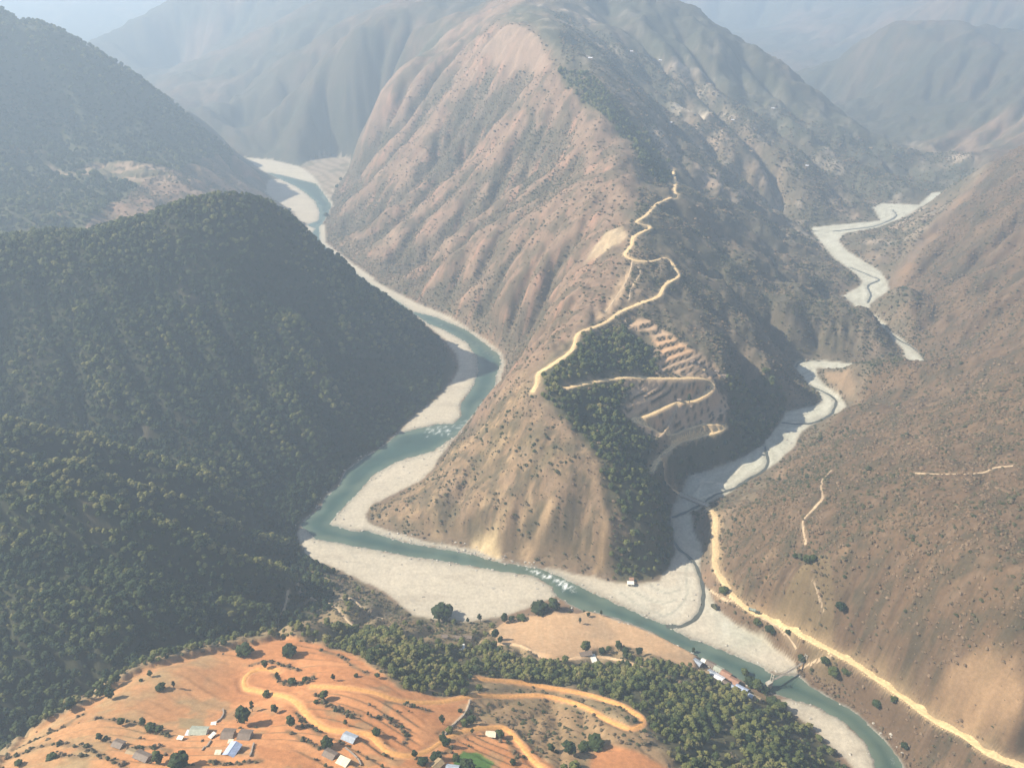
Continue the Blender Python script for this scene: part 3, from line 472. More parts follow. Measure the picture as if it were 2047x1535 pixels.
ALB = lay(ALB, mrf, rgb(0.49, 0.315, 0.175)); ALB = lay(ALB, mrf * sstep(0.05, 0.35, fbm(X, Y, 45, 3, 221)) * 0.6, rgb(0.36, 0.25, 0.15))
furrow = gnoise(X / 2.2, Y / 30, 223); ALB = lay(ALB, mrf * sstep(0.1, 0.5, furrow) * 0.25, rgb(0.58, 0.42, 0.26))
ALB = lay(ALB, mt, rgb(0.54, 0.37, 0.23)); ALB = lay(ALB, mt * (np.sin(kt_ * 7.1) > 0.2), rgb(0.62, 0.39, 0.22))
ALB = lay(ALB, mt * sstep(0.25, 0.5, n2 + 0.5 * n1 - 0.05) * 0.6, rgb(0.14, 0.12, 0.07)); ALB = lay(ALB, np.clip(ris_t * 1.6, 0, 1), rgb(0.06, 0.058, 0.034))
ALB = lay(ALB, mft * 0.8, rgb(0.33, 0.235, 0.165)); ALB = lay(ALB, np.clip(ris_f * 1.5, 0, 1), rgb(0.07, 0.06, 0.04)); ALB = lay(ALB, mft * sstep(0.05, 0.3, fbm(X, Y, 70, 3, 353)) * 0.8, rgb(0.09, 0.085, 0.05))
ALB = lay(ALB, mask(G['green_plot'], 0.8), rgb(0.09, 0.17, 0.04))
for k, c in (('slide_tip', (0.60, 0.46, 0.26)), ('slide_b', (0.48, 0.33, 0.19)), ('slide_c', (0.46, 0.31, 0.17)), ('knob', (0.30, 0.21, 0.15)), ('cut_side', (0.31, 0.215, 0.135)), ('slide_road', (0.60, 0.36, 0.18)), ('scar_a', (0.48, 0.37, 0.23)), ('scar_b', (0.50, 0.35, 0.21))):
    ALB = lay(ALB, mask(G[k], 4) * (0.8 + 0.3 * np.clip(n3, -0.6, 0.6)), c)
ALB = lay(ALB, (1 - sstep(0.95, 1.3, RD + 0.4 * n3)) * 0.85, (0.50, 0.37, 0.21))
ALB = lay(ALB, CUT * 0.6, (0.42, 0.30, 0.17))
ALB = lay(ALB, ((1 - sstep(1.0, 1.6, RD + 0.4 * n3)) * ((mv > 0.1) | nearhill_b)) * 0.95, (0.54, 0.27, 0.115))
ALB = lay(ALB, (1 - sstep(0.8, 1.7, RP + 0.4 * n3)) * 0.6, PALE)
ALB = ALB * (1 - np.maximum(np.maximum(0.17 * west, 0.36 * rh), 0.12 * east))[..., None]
ALB = lay(ALB, mglare * 0.7, rgb(0.33, 0.215, 0.12))  # reflected brightness laid into the ground colour
# gravel and shore
gravel = 1 - sstep(-1.5, 1.5, FDX + 0.6 * wob)
GR = np.ones(X.shape + (3,)) * rgb(0.53, 0.47, 0.365)
GR = lay(GR, sstep(0.0, 0.4, fbm(X, Y * 2, 60, 4, 231)) * 0.6, rgb(0.59, 0.52, 0.405)); GR = lay(GR, sstep(0.15, 0.5, fbm(X * 2, Y, 18, 3, 241)) * 0.22, rgb(0.50, 0.44, 0.34))
side_bed = sstep(165, 200, X) * sstep(480, 520, Y) * ((poly_sd(X, Y, GRAVEL['near_bar'])) > 5)
GR = lay(GR, side_bed * 0.85, rgb(0.515, 0.505, 0.405))
braid = np.abs(fbm(X * 0.6 + Y * 0.5, X - Y, 70, 3, 251)); GR = lay(GR, side_bed * (1 - sstep(0.0, 0.05, braid)) * 0.45, rgb(0.68, 0.66, 0.55)); GR = lay(GR, side_bed * sstep(0.2, 0.35, braid) * 0.35, rgb(0.45, 0.43, 0.335))
band = np.sin(np.minimum(SD, 60) * 0.42 + 5 * fbm(X, Y, 55, 3, 253) + 1.5 * fbm(X, Y, 14, 2, 254)); GR = lay(GR, side_bed * sstep(0.55, 0.95, band) * 0.5, rgb(0.36, 0.35, 0.28)); GR = lay(GR, side_bed * sstep(0.4, 0.9, -band) * 0.4, rgb(0.63, 0.61, 0.51))
chan = np.full(X.shape, 1e3)
for L_ in ([(1376,1120),(1371,1150),(1374,1185),(1362,1208),(1345,1224),(1322,1233)], [(1262,1178),(1290,1196),(1325,1206),(1350,1200)], [(1300,1170),(1330,1186),(1358,1180)], [(1240,1185),(1280,1212),(1320,1228)]): chan = np.minimum(chan, line_d(X, Y, smooth_line(fl(L_), 5), 12))
GR = lay(GR, (1 - sstep(0.5, 1.6, chan + 0.5 * n3)) * 0.75, rgb(0.29, 0.28, 0.22)); GR = lay(GR, (1 - sstep(2.0, 6.0, np.abs(chan - 3))) * 0.25, rgb(0.66, 0.64, 0.53))
old = sstep(0.1, 0.4, fbm(X * 0.5 + Y * 0.2, Y * 1.6, 26, 4, 257)) * (1 - side_bed); GR = lay(GR, old * 0.5, rgb(0.40, 0.345, 0.265)); GR = lay(GR, sstep(0.12, 0.3, fbm(X, Y, 17, 4, 371, 0.65)) * 0.3, rgb(0.40, 0.36, 0.29)); GR = lay(GR, (1 - sstep(2, 11, WDn + 4 * n2)) * 0.45, rgb(0.36, 0.335, 0.27)); GR = lay(GR, sstep(-7, 0, FDX + 3 * n2) * 0.4, rgb(0.40, 0.345, 0.255))
GR = lay(GR, 1 - sstep(0.3, 2.5, WDn), rgb(0.30, 0.29, 0.24)); GR = lay(GR, (1 - sstep(2.0, 4.0, SD)) * 0.5, rgb(0.34, 0.33, 0.27))
mff = mask(GRAVEL['far_flat'], 6); GR = lay(GR, mff, rgb(0.34, 0.265, 0.19)); GR = lay(GR, mff * (np.mod(X * 0.03 + Y * 0.02 + 0.6 * n1, 1) < 0.35), rgb(0.24, 0.19, 0.13)); GR = lay(GR, mff * sstep(0.1, 0.3, fbm(X, Y, 50, 3, 351)) * 0.7, rgb(0.13, 0.12, 0.07))
mgi = mask(GRAVEL['far_inner'], 4); GR = lay(GR, mgi * 0.3, rgb(0.40, 0.34, 0.27))
ALB = ALB + gravel[..., None] * (0.87 * GR - ALB)
trk = np.full(X.shape, 1e3)
for L_ in ([(1372,950),(1388,951),(1404,959),(1402,972),(1393,985),(1397,998)], [(1404,962),(1430,966),(1450,970)], [(1395,998),(1440,985),(1475,972)], [(1470,948),(1485,925)]):
    trk = np.minimum(trk, line_d(X, Y, [on_floor(px, py, True) for px, py in L_], 12))
ALB = lay(ALB, (1 - sstep(0.8, 2.0, trk)) * gravel * 0.8, rgb(0.60, 0.55, 0.43))
ALB *= (1 + (0.16 * n3 + 0.10 * fbm(X, Y, 3.2, 2, 261)) * (1 - 0.8 * gravel))[..., None]
ALB = np.clip(ALB, 0.01, 0.8)
print('cover', round(time.time() - T0, 1))

# ------------------------------------------------------------------ materials
def mat(name, rough=0.9, spec=0.2):
    m = bpy.data.materials.new(name); m.use_nodes = True; t = m.node_tree; p = t.nodes['Principled BSDF']
    p.inputs['Roughness'].default_value = rough; p.inputs['Specular IOR Level'].default_value = spec
    return m, t, p
def node(t, typ, **kw):
    n = t.nodes.new(typ)
    for k, v in kw.items(): setattr(n, k, v)
    return n
def noise_mul(t, src, scale, lo, hi, coord, detail=4):
    nz = node(t, 'ShaderNodeTexNoise'); nz.inputs['Scale'].default_value = scale; nz.inputs['Detail'].default_value = detail
    t.links.new(coord, nz.inputs['Vector'])
    mr = node(t, 'ShaderNodeMapRange'); mr.inputs[1].default_value = 0.3; mr.inputs[2].default_value = 0.7; mr.inputs[3].default_value = lo; mr.inputs[4].default_value = hi
    t.links.new(nz.outputs[0], mr.inputs[0])
    mx = node(t, 'ShaderNodeVectorMath', operation='SCALE'); t.links.new(src, mx.inputs[0]); t.links.new(mr.outputs[0], mx.inputs['Scale'])
    return mx.outputs[0], nz.outputs[0]
def ground_mat():
    m, t, p = mat('ground_cover', 0.95, 0.1)
    a = node(t, 'ShaderNodeAttribute', attribute_name='albedo'); g = node(t, 'ShaderNodeNewGeometry')
    c, _ = noise_mul(t, a.outputs['Color'], 0.35, 0.88, 1.12, g.outputs['Position'])
    c, h = noise_mul(t, c, 1.3, 0.9, 1.1, g.outputs['Position'])
    t.links.new(c, p.inputs['Base Color'])
    b = node(t, 'ShaderNodeBump'); b.inputs['Strength'].default_value = 0.35; b.inputs['Distance'].default_value = 0.5
    t.links.new(h, b.inputs['Height']); t.links.new(b.outputs[0], p.inputs['Normal'])
    return m
M = {'ground': ground_mat()}
def flat_mat(name, col, rough=0.85, spec=0.2, vary=0.2, scale=1.0, metal=0.0):
    m, t, p = mat(name, rough, spec); p.inputs['Metallic'].default_value = metal
    c = node(t, 'ShaderNodeRGB'); c.outputs[0].default_value = (*col, 1); tc = node(t, 'ShaderNodeTexCoord')
    o, _ = noise_mul(t, c.outputs[0], scale, 1 - vary, 1 + vary, tc.outputs['Object']); t.links.new(o, p.inputs['Base Color'])
    M[name] = m; return m

# ------------------------------------------------------------------ the ground as pieces of one sheet
def tag(o, label=None, cat=None, group=None, kind=None):
    for k, v in (('label', label), ('category', cat), ('group', group), ('kind', kind)):
        if v: o[k] = v
    return o
def mesh_np(name, co, quads, cols=None, m=None, smooth=True, extra=None):
    me = bpy.data.meshes.new(name); q = np.asarray(quads, np.int32); k = q.shape[1]
    me.vertices.add(len(co)); me.vertices.foreach_set('co', np.ascontiguousarray(co, np.float32).ravel())
    me.loops.add(q.size); me.loops.foreach_set('vertex_index', q.ravel()); me.polygons.add(len(q))
    me.polygons.foreach_set('loop_start', np.arange(0, q.size, k, dtype=np.int32)); me.update()
    me.polygons.foreach_set('use_smooth', np.full(len(q), smooth))
    if cols is not None:
        a = me.color_attributes.new('albedo', 'FLOAT_COLOR', 'POINT'); a.data.foreach_set('color', np.ascontiguousarray(np.column_stack([cols, np.ones(len(cols))]), np.float32).ravel())
    for nm, v in (extra or {}).items():
        a = me.attributes.new(nm, 'FLOAT', 'POINT'); a.data.foreach_set('value', np.ascontiguousarray(v, np.float32))
    if m: me.materials.append(m)
    o = bpy.data.objects.new(name, me); COL.objects.link(o); return o
ii = np.arange(NR * NCOL).reshape(NR, NCOL)
QUADS = np.stack([ii[:-1, :-1], ii[:-1, 1:], ii[1:, 1:], ii[1:, :-1]], -1).reshape(-1, 4)
CO = np.stack([X, Y, HZ], -1).reshape(-1, 3); AL = ALB.reshape(-1, 3)
def piece(name, sel, label):
    q = QUADS[sel]
    if not len(q): return
    u, inv = np.unique(q.ravel(), return_inverse=True)
    return tag(mesh_np(name, CO[u], inv.reshape(-1, 4), AL[u], M['ground']), label, kind='structure')
def qv(a): return a.reshape(-1)[QUADS[:, 0]]
qx, qy = qv(X), qv(Y); left = np.ones(len(QUADS), bool)
# shading normals stay continuous over the seams because every piece shares its border points with the next
def take(name, m, label):
    global left
    s = left & m; left &= ~m
    return piece(name, s, label)
for k, nm, lab in (('mid_bar', 'gravel_bar', 'pale gravel bar curving along the river under the dark wooded hill'), ('bend_bar', 'gravel_bar', 'pale pointed gravel bar at the foot of the central spur'), ('big_bar', 'gravel_bar', 'broad cream gravel bar below the river bend'), ('near_bar', 'gravel_bar', 'narrow gravel bar below the footbridge beside the near wood'),
                   ('fan', 'gravel_bed', 'wide pale gravel fan where the side stream meets the river'), ('side_low', 'gravel_bed', 'winding gravel bed of the side stream above the road bridge'), ('side_up', 'gravel_bed', 'gravel bed higher up the side valley'), ('side_far', 'gravel_bed', 'small distant patch of gravel bed far up the side valley'),
                   ('far_top', 'gravel_bar', 'far gravel bar along the top of the distant bend'), ('far_inner', 'gravel_bar', 'far rounded sand bar inside the distant bend'), ('far_flat', 'valley_field', 'pale flat fields beside the distant river bend'), ('mid_strip', 'gravel_bar', 'thin gravel strip along the far bank under the brown slope')):
    take(nm, qv(poly_sd(X, Y, GRAVEL[k]) < 0.5), lab)
take('terraced_field', qv(mv) > 0.5, 'terraced orange soil fields around the near village')
take('ploughed_field', qv(mrf) > 0.5, 'smooth tan field bulging above the river')
take('terraced_field', qv(mt) > 0.5, 'narrow terraced fields stepping down the shoulder of the central spur')
take('terraced_field', qv(mft) > 0.5, 'hazy terraced fields low on the far left hill')
take('wooded_hill', (qv(mh) > 0.5), 'dark densely wooded hill left of the river')
take('near_hill', (qy < 545) & (qx < np.interp(qy, [90, 300, 420, 470, 520, 545], [400, 330, 210, 150, 60, 0])), 'near hill sloping from the village down to the river')
take('scrub_hillside', qv(rh) > 0.5, 'broad red-brown scrub hillside on the right')
take('central_spur', (qv(np.maximum(west, east)) > 0.5) & (qy < 2300), 'long central spur between the two rivers')
take('far_hill', (qx < -250) & (qy < 2300) & (qy > 1040), 'hazy blue wooded hill at the far left')
take('far_mountain', qy > 1500, 'distant mountains fading into haze')
piece('valley_ground', left, 'lower valley slopes and river banks between the hills')
# water
wsel = ((WD < 5) & (FDX < 8)).reshape(-1)[QUADS].any(1); q = QUADS[wsel]; u, inv = np.unique(q.ravel(), return_inverse=True)
wx, wy = CO[u, 0], CO[u, 1]
FOAM = np.zeros(len(u))
for P, s in ((fl([(1040,1132),(1090,1140),(1125,1155),(1158,1172),(1150,1186),(1125,1186),(1105,1166),(1060,1150)]), 1.0), (fl([(845,850),(905,848),(945,832),(940,846),(905,872),(850,876)]), 0.7), (fl([(915,655),(965,690),(1000,715),(985,728),(950,700),(905,662)]), 0.38), (fl([(825,620),(880,640),(905,655),(885,655),(840,632)]), 0.5), (fl([(1775,1505),(1795,1518),(1800,1530),(1785,1528)]), 0.8), (fl([(845,1095),(875,1098),(915,1112),(905,1120),(860,1108)]), 0.22)):
    FOAM = np.maximum(FOAM, s * (1 - sstep(-7, 4, poly_sd(wx, wy, P) + 5 * fbm(wx, wy, 9, 3, 273))))
FOAM = FOAM * sstep(-0.1, 0.45, fbm(wx + wy, (wx - wy) * 2, 10, 4, 271, 0.65) + 0.5 * (FOAM - 0.4))
m, t, p = mat('river_water', 0.22, 0.3); fa = node(t, 'ShaderNodeAttribute', attribute_name='foam'); da = node(t, 'ShaderNodeAttribute', attribute_name='shallow'); g = node(t, 'ShaderNodeNewGeometry')
mx = node(t, 'ShaderNodeMix', data_type='RGBA'); mx.inputs[6].default_value = (0.042, 0.080, 0.066, 1); mx.inputs[7].default_value = (0.10, 0.135, 0.10, 1); t.links.new(da.outputs['Fac'], mx.inputs[0])
c, h = noise_mul(t, mx.outputs[2], 0.05, 0.85, 1.15, g.outputs['Position'], 5)
nz = node(t, 'ShaderNodeTexNoise'); nz.inputs['Scale'].default_value = 0.9; nz.inputs['Detail'].default_value = 6; t.links.new(g.outputs['Position'], nz.inputs['Vector'])
fm = node(t, 'ShaderNodeMath', operation='MULTIPLY_ADD'); t.links.new(nz.outputs[0], fm.inputs[0]); fm.inputs[1].default_value = 3.0; fm.inputs[2].default_value = -1.5
ad = node(t, 'ShaderNodeMath', operation='ADD'); t.links.new(fa.outputs['Fac'], ad.inputs[0]); t.links.new(fm.outputs[0], ad.inputs[1])
mu = node(t, 'ShaderNodeMath', operation='MULTIPLY'); mu.use_clamp = True; t.links.new(ad.outputs[0], mu.inputs[0]); t.links.new(fa.outputs['Fac'], mu.inputs[1])
m2 = node(t, 'ShaderNodeMix', data_type='RGBA'); t.links.new(mu.outputs[0], m2.inputs[0]); t.links.new(c, m2.inputs[6]); m2.inputs[7].default_value = (0.75, 0.78, 0.76, 1)
t.links.new(m2.outputs[2], p.inputs['Base Color'])
b = node(t, 'ShaderNodeBump'); b.inputs['Strength'].default_value = 0.35; b.inputs['Distance'].default_value = 0.25; t.links.new(nz.outputs[0], b.inputs['Height']); t.links.new(b.outputs[0], p.inputs['Normal'])
M['water'] = m
wz = np.full(len(u), 0.12)
tag(mesh_np('river', np.column_stack([wx, wy, wz]), inv.reshape(-1, 4), None, m, True, {'foam': FOAM, 'shallow': np.clip(sstep(-13, 0, WD.reshape(-1)[u] + 5 * fbm(wx, wy, 40, 3, 5)) + 0.35 * sstep(0.1, 0.4, fbm(wx * 0.6, wy, 30, 3, 6)), 0, 1)}), 'green river winding between the gravel bars', kind='structure')
# ribbons: roads, paths, the side stream
def ribbon(name, line, w, m, lift, zs=None, wvar=0.12, seed=1):
    L_ = np.asarray(line); seg = np.r_[0, np.cumsum(np.hypot(*np.diff(L_, axis=0).T))]; k = max(4, int(seg[-1] / 2.0)); s = np.linspace(0, seg[-1], k)
    x = np.interp(s, seg, L_[:, 0]); y = np.interp(s, seg, L_[:, 1]); tx, ty = np.gradient(x), np.gradient(y); ln = np.hypot(tx, ty) + 1e-9; nx, ny = -ty / ln, tx / ln
    V = []
    for j, f in enumerate((-1, -0.5, 0, 0.5, 1)):
        ww = w * (1 + wvar * gnoise(s / 9, s * 0 + 3.3 * j, seed)); px, py = x + nx * f * ww, y + ny * f * ww
        V.append(np.column_stack([px, py, (H(px, py) if zs is None else zs(px, py)) + lift - (0.35 if abs(f) == 1 and zs is None else 0)]))
    V = np.stack(V, 1).reshape(-1, 3); a = np.arange(k - 1)[:, None] * 5 + np.arange(4)[None]; a = a.ravel()
    return mesh_np(name, V, np.stack([a, a + 5, a + 6, a + 1], -1), None, m, True)
road_labels = ['orange dirt road looping across the village terraces', 'orange dirt road winding through the village', 'pale dirt road climbing the crest of the central spur', 'dirt road zigzagging down the terraced shoulder', 'short dirt ramp at the far end of the road bridge', 'pale dirt road cut along the foot of the right hillside', 'narrow dirt track beside the tan riverside field']
ri = 0
for name, L_ in roads.items():
    for j, (line, w, kind, tone) in enumerate(L_):
        key = 'soil_%.2f_%.2f' % (tone[0], tone[1])
        if key not in M: flat_mat(key, tone, 0.95, 0.1, 0.22, 0.5)
        tag(ribbon(name, line, w, M[key], 0.22, None, 0.42, j + 1), road_labels[j] if name == 'dirt_road' else 'narrow trodden path across the slope', kind='structure')
flat_mat('stream_water', (0.085, 0.09, 0.072), 0.3, 0.4, 0.2, 0.3)
for j, L_ in enumerate(streams):
    tag(ribbon('stream', L_, 1.45 if j != 3 else 1.6, M['stream_water'], 0.42, floor_z, 0.75, 30 + j), 'dark thread of shallow water in the side gravel bed', kind='structure')
# haze: one even box of air round everything
hb = bpy.data.meshes.new('haze'); bmh = bmesh.new(); bmesh.ops.create_cube(bmh, size=1.0); bmh.to_mesh(hb); bmh.free()
ho = bpy.data.objects.new('haze', hb); COL.objects.link(ho); ztop = max(CAM_H + 15, float(HZ.max()) + 15); zb = float(HZ.min()) - 1.5
ho.scale = (15000, 7200, ztop - zb); ho.location = (0, 3300, (ztop + zb) / 2); ho['kind'] = 'stuff'
hm = bpy.data.materials.new('haze_air'); hm.use_nodes = True; ht = hm.node_tree; ht.nodes.remove(ht.nodes['Principled BSDF'])
pv = ht.nodes.new('ShaderNodeVolumePrincipled'); pv.inputs['Color'].default_value = (0.64, 0.81, 1.0, 1); pv.inputs['Density'].default_value = 0.00026; pv.inputs['Anisotropy'].default_value = 0.22
ht.links.new(pv.outputs[0], ht.nodes['Material Output'].inputs['Volume']); hb.materials.append(hm)
print('ground', round(time.time() - T0, 1), 'haze top', ztop)
# ------------------------------------------------------------------ helpers for built things
def proj(x, y, z):
    dy, dz = y, z - CAM_H; dep = dy * CT - dz * ST; up_ = dy * ST + dz * CT
    return 1023.5 + FPX * x / dep, 767.5 - FPX * up_ / dep, dep
def visible(x, y, z, eps=2.5):
    ok = np.ones(x.shape, bool)
    for k in np.linspace(0.25, 0.985, 70): ok &= (CAM_H + (z - CAM_H) * k > H(x * k, y * k) - eps) | (y * k < Y0)
    return ok
class MB:
    def __init__(s): s.v = []; s.f = []
    def add(s, v, f):
        n = len(s.v); s.v += [tuple(p) for p in v]; s.f += [tuple(i + n for i in q) for q in f]; return s
    def box(s, cx, cy_, z0, sx, sy, sz, rz=0):
        c, n = math.cos(rz), math.sin(rz); V = []
        for dz in (0, sz):
            for dx, dy in ((-1, -1), (1, -1), (1, 1), (-1, 1)):
                a, b = dx * sx / 2, dy * sy / 2; V.append((cx + a * c - b * n, cy_ + a * n + b * c, z0 + dz))
        return s.add(V, [(3, 2, 1, 0), (4, 5, 6, 7), (0, 1, 5, 4), (1, 2, 6, 5), (2, 3, 7, 6), (3, 0, 4, 7)])
    def tube(s, pts, rad, n=6, cap=True):
        P = [np.array(p, float) for p in pts]; base = len(s.v)
        for i, p in enumerate(P):
            d = P[min(i + 1, len(P) - 1)] - P[max(i - 1, 0)]; d /= np.linalg.norm(d) + 1e-9
            a = np.cross(d, (0, 0, 1) if abs(d[2]) < 0.9 else (1, 0, 0)); a /= np.linalg.norm(a); b = np.cross(d, a); r = rad[i] if hasattr(rad, '__len__') else rad
            for k in range(n):
                t = 2 * math.pi * k / n; s.v.append(tuple(p + r * (a * math.cos(t) + b * math.sin(t))))
        for i in range(len(P) - 1):
            for k in range(n):
                k2 = (k + 1) % n; s.f.append((base + i * n + k, base + i * n + k2, base + (i + 1) * n + k2, base + (i + 1) * n + k))
        if cap: s.f.append(tuple(base + k for k in range(n))[::-1]); s.f.append(tuple(base + (len(P) - 1) * n + k for k in range(n)))
        return s
    def mesh(s, name, m):
        me = bpy.data.meshes.new(name); me.from_pydata(s.v, [], s.f); me.update(); me.materials.append(m); return me
    def build(s, name, m, parent=None):
        o = bpy.data.objects.new(name, s.mesh(name, m)); COL.objects.link(o); o.parent = parent; return o
def empty(name, loc, rz, label, cat, group=None):
    o = bpy.data.objects.new(name, None); COL.objects.link(o); o.location = loc; o.rotation_euler = (0, 0, rz); o.empty_display_size = 0.5
    return tag(o, label, cat, group)
# ------------------------------------------------------------------ foliage
def leaf_mat(name, ramp, rough=0.75):
    m, t, p = mat(name, rough, 0.15); a = node(t, 'ShaderNodeAttribute', attribute_name='tint', attribute_type='INSTANCER'); oi = node(t, 'ShaderNodeObjectInfo')
    ad = node(t, 'ShaderNodeMath', operation='MULTIPLY_ADD'); t.links.new(oi.outputs['Random'], ad.inputs[0]); ad.inputs[1].default_value = 0.5; t.links.new(a.outputs['Fac'], ad.inputs[2])
    cr = node(t, 'ShaderNodeValToRGB'); e = cr.color_ramp.elements
    while len(e) < len(ramp): e.new(0.5)
    for i, (pos, c) in enumerate(ramp): e[i].position = pos; e[i].color = (*c, 1)
    t.links.new(ad.outputs[0], cr.inputs[0]); tc = node(t, 'ShaderNodeTexCoord')
    o, h = noise_mul(t, cr.outputs[0], 0.55, 0.62, 1.4, tc.outputs['Object'], 5); t.links.new(o, p.inputs['Base Color'])
    M[name] = m; return m
leaf_mat('leaf', [(0.0, (0.016, 0.030, 0.011)), (0.3, (0.030, 0.046, 0.015)), (0.55, (0.062, 0.076, 0.021)), (0.8, (0.105, 0.115, 0.032)), (1.0, (0.15, 0.14, 0.045))])
leaf_mat('olive_leaf', [(0.0, (0.032, 0.048, 0.017)), (0.3, (0.075, 0.088, 0.026)), (0.6, (0.120, 0.122, 0.036)), (1.0, (0.16, 0.135, 0.055))])
leaf_mat('scrub_leaf', [(0.0, (0.040, 0.052, 0.022)), (0.22, (0.080, 0.080, 0.040)), (0.45, (0.135, 0.105, 0.064)), (0.7, (0.185, 0.125, 0.076)), (1.0, (0.23, 0.165, 0.105))])
flat_mat('bark', (0.11, 0.085, 0.06), 0.9, 0.1, 0.3, 2.0)
bm_ = bmesh.new(); bmesh.ops.create_icosphere(bm_, subdivisions=2, radius=1); ICO_V = np.array([v.co[:] for v in bm_.verts]); ICO_F = [tuple(v.index for v in f.verts) for f in bm_.faces]; bm_.free()
bm_ = bmesh.new(); bmesh.ops.create_icosphere(bm_, subdivisions=1, radius=1); ICO1_V = np.array([v.co[:] for v in bm_.verts]); ICO1_F = [tuple(v.index for v in f.verts) for f in bm_.faces]; bm_.free()
def crown_mesh(name, seed, R_, z0, z1, lumps, leaves, m, lean=0, fine=True, lr=(0.34, 0.55)):
    g = np.random.default_rng(seed); b = MB(); V0, F0 = (ICO_V, ICO_F) if fine else (ICO1_V, ICO1_F); cs = []
    for i in range(lumps):
        u = (i + 0.5) / lumps; a = i * 2.399 + g.uniform(-0.5, 0.5); z = z0 + (z1 - z0) * (0.2 + 0.66 * u); k = math.sin(math.pi * (0.18 + 0.72 * u)) ** 0.8
        rr = R_ * 0.62 * k * g.uniform(0.55, 1.0) * (0 if i == lumps - 1 else 1)
        c = np.array([rr * math.cos(a) + lean * (z - z0), rr * math.sin(a), z]); r = R_ * g.uniform(*lr) * (0.75 + 0.4 * k); cs.append((c, r))
        v = V0 * (1 + 0.22 * g.standard_normal(len(V0)))[:, None] * np.array([1, 1, 0.8]) * r + c; b.add(v, F0)
    for i in range(leaves):
        c, r = cs[g.integers(len(cs))]; d = g.standard_normal(3); d /= np.linalg.norm(d); d[2] = abs(d[2]) * 0.9 - 0.15
        p = c + d * r * g.uniform(0.85, 1.22) * np.array([1, 1, 0.85]); s = R_ * g.uniform(0.06, 0.16); t1 = g.standard_normal(3); t1 /= np.linalg.norm(t1); t2 = np.cross(t1, g.standard_normal(3)); t2 /= np.linalg.norm(t2) + 1e-9
        b.add([p - t1 * s, p + t2 * s * 0.7, p + t1 * s, p - t2 * s * 0.7], [(0, 1, 2, 3)])
    return b.mesh(name, m)
def trunk_mesh(seed, h, r, R_):
    g = np.random.default_rng(seed); b = MB(); t = g.uniform(-0.3, 0.3, 2)
    b.tube([(0, 0, -0.8), (t[0] * 0.3, t[1] * 0.3, h * 0.3), (t[0], t[1], h * 0.62), (t[0] * 1.2, t[1] * 1.2, h * 0.8)], [r * 1.3, r, r * 0.75, r * 0.4], 7)
    for i in range(4):
        a = i * 1.6 + g.uniform(0, 0.6); b.tube([(t[0] * 0.6, t[1] * 0.6, h * (0.36 + 0.06 * i)), (R_ * 0.4 * math.cos(a), R_ * 0.4 * math.sin(a), h * (0.58 + 0.05 * i)), (R_ * 0.68 * math.cos(a), R_ * 0.68 * math.sin(a), h * (0.7 + 0.05 * i))], [r * 0.5, r * 0.34, r * 0.12], 5)
    return b.mesh('trunk', M['bark'])
# kinds: broad, tall, slender, round, bare-ish; unit = metres at size 1
TREE = []
for i, (R_, h, z0, lumps, leaves) in enumerate([(4.2, 8.0, 2.0, 9, 260), (3.9, 9.5, 2.4, 10, 260), (3.5, 8.6, 1.8, 8, 240), (4.6, 7.2, 1.6, 10, 280), (3.2, 9.0, 2.2, 9, 230), (2.1, 9.0, 1.8, 8, 200)]):
    TREE.append((crown_mesh('crown', 40 + i, R_, z0, h, lumps, leaves, M['leaf'], 0.04 * (i - 2)), trunk_mesh(60 + i, h, 0.26, R_), R_, h))
BUSH = [crown_mesh('bush', 80 + i, 1.7, -0.2, 2.4, 5, 60, M['scrub_leaf'], 0, False, (0.4, 0.62)) for i in range(4)]
RNG = np.random.default_rng(11)
OLIVE = []
for cr_, *_r in TREE:
    q_ = cr_.copy(); q_.materials[0] = M['olive_leaf']; OLIVE.append(q_)
def plant_tree(x, y, size, kind, label, group, name='tree', cat='tree', sq=1.0, olive=False):
    cr, tr, R_, h = TREE[kind]; e = empty(name, (x, y, float(H(x, y))), RNG.uniform(0, 6.28), label, cat, group); e.scale = (size, size, size * sq)
    c = bpy.data.objects.new('crown', OLIVE[kind] if olive else cr); COL.objects.link(c); c.parent = e
    k = bpy.data.objects.new('trunk', tr); COL.objects.link(k); k.parent = e
    return c
# every tree that stands in a wood, then the 240 that show largest as things of their own
def scatter(sp, x0, x1, y0, y1):
    gx = np.arange(x0, x1, sp); gy = np.arange(y0, y1, sp); a, b = np.meshgrid(gx, gy); a = a.ravel() + RNG.uniform(-0.5, 0.5, a.size) * sp * 1.1; b = b.ravel() + RNG.uniform(-0.5, 0.5, b.size) * sp * 1.1
    return a, b
def field(A):
    def f(x, y):
        r = np.clip(np.log(np.maximum(y, 1) / Y0) / kv, 0, NR - 1.001); c = np.clip((x / (y + XC) + TS) / dt, 0, NCOL - 1.001)
        return A[np.round(r).astype(int), np.round(c).astype(int)]
    return f
f_road, f_flat, f_path = field(RD), field(FDX), field(RP)
MW = {k: field(G['m_' + k]) for k in ('wood_near', 'wood_saddle', 'wood_east', 'wood_stream', 'wood_ridge')}
f_hill, f_bench, f_v, f_t, f_rf, f_gs, f_fw, f_west, f_rh, f_east, f_tip, f_cv = (field(q) for q in (mh, mb, mv, mt, mrf, mgs, far_wood, west, rh, east, tip, CV))
f_glare = field(mglare)
slides = [G[k] for k in ('slide_tip', 'slide_b', 'slide_c', 'knob', 'slide_road', 'scar_a', 'scar_b', 'cut_side')]
def inframe(x, y, z, mx=260, my=200):
    px, py, dp = proj(x, y, z); return (px > -mx) & (px < 2047 + mx) & (py > -my) & (py < 1535 + my)
T = []      # x, y, size, kind, area
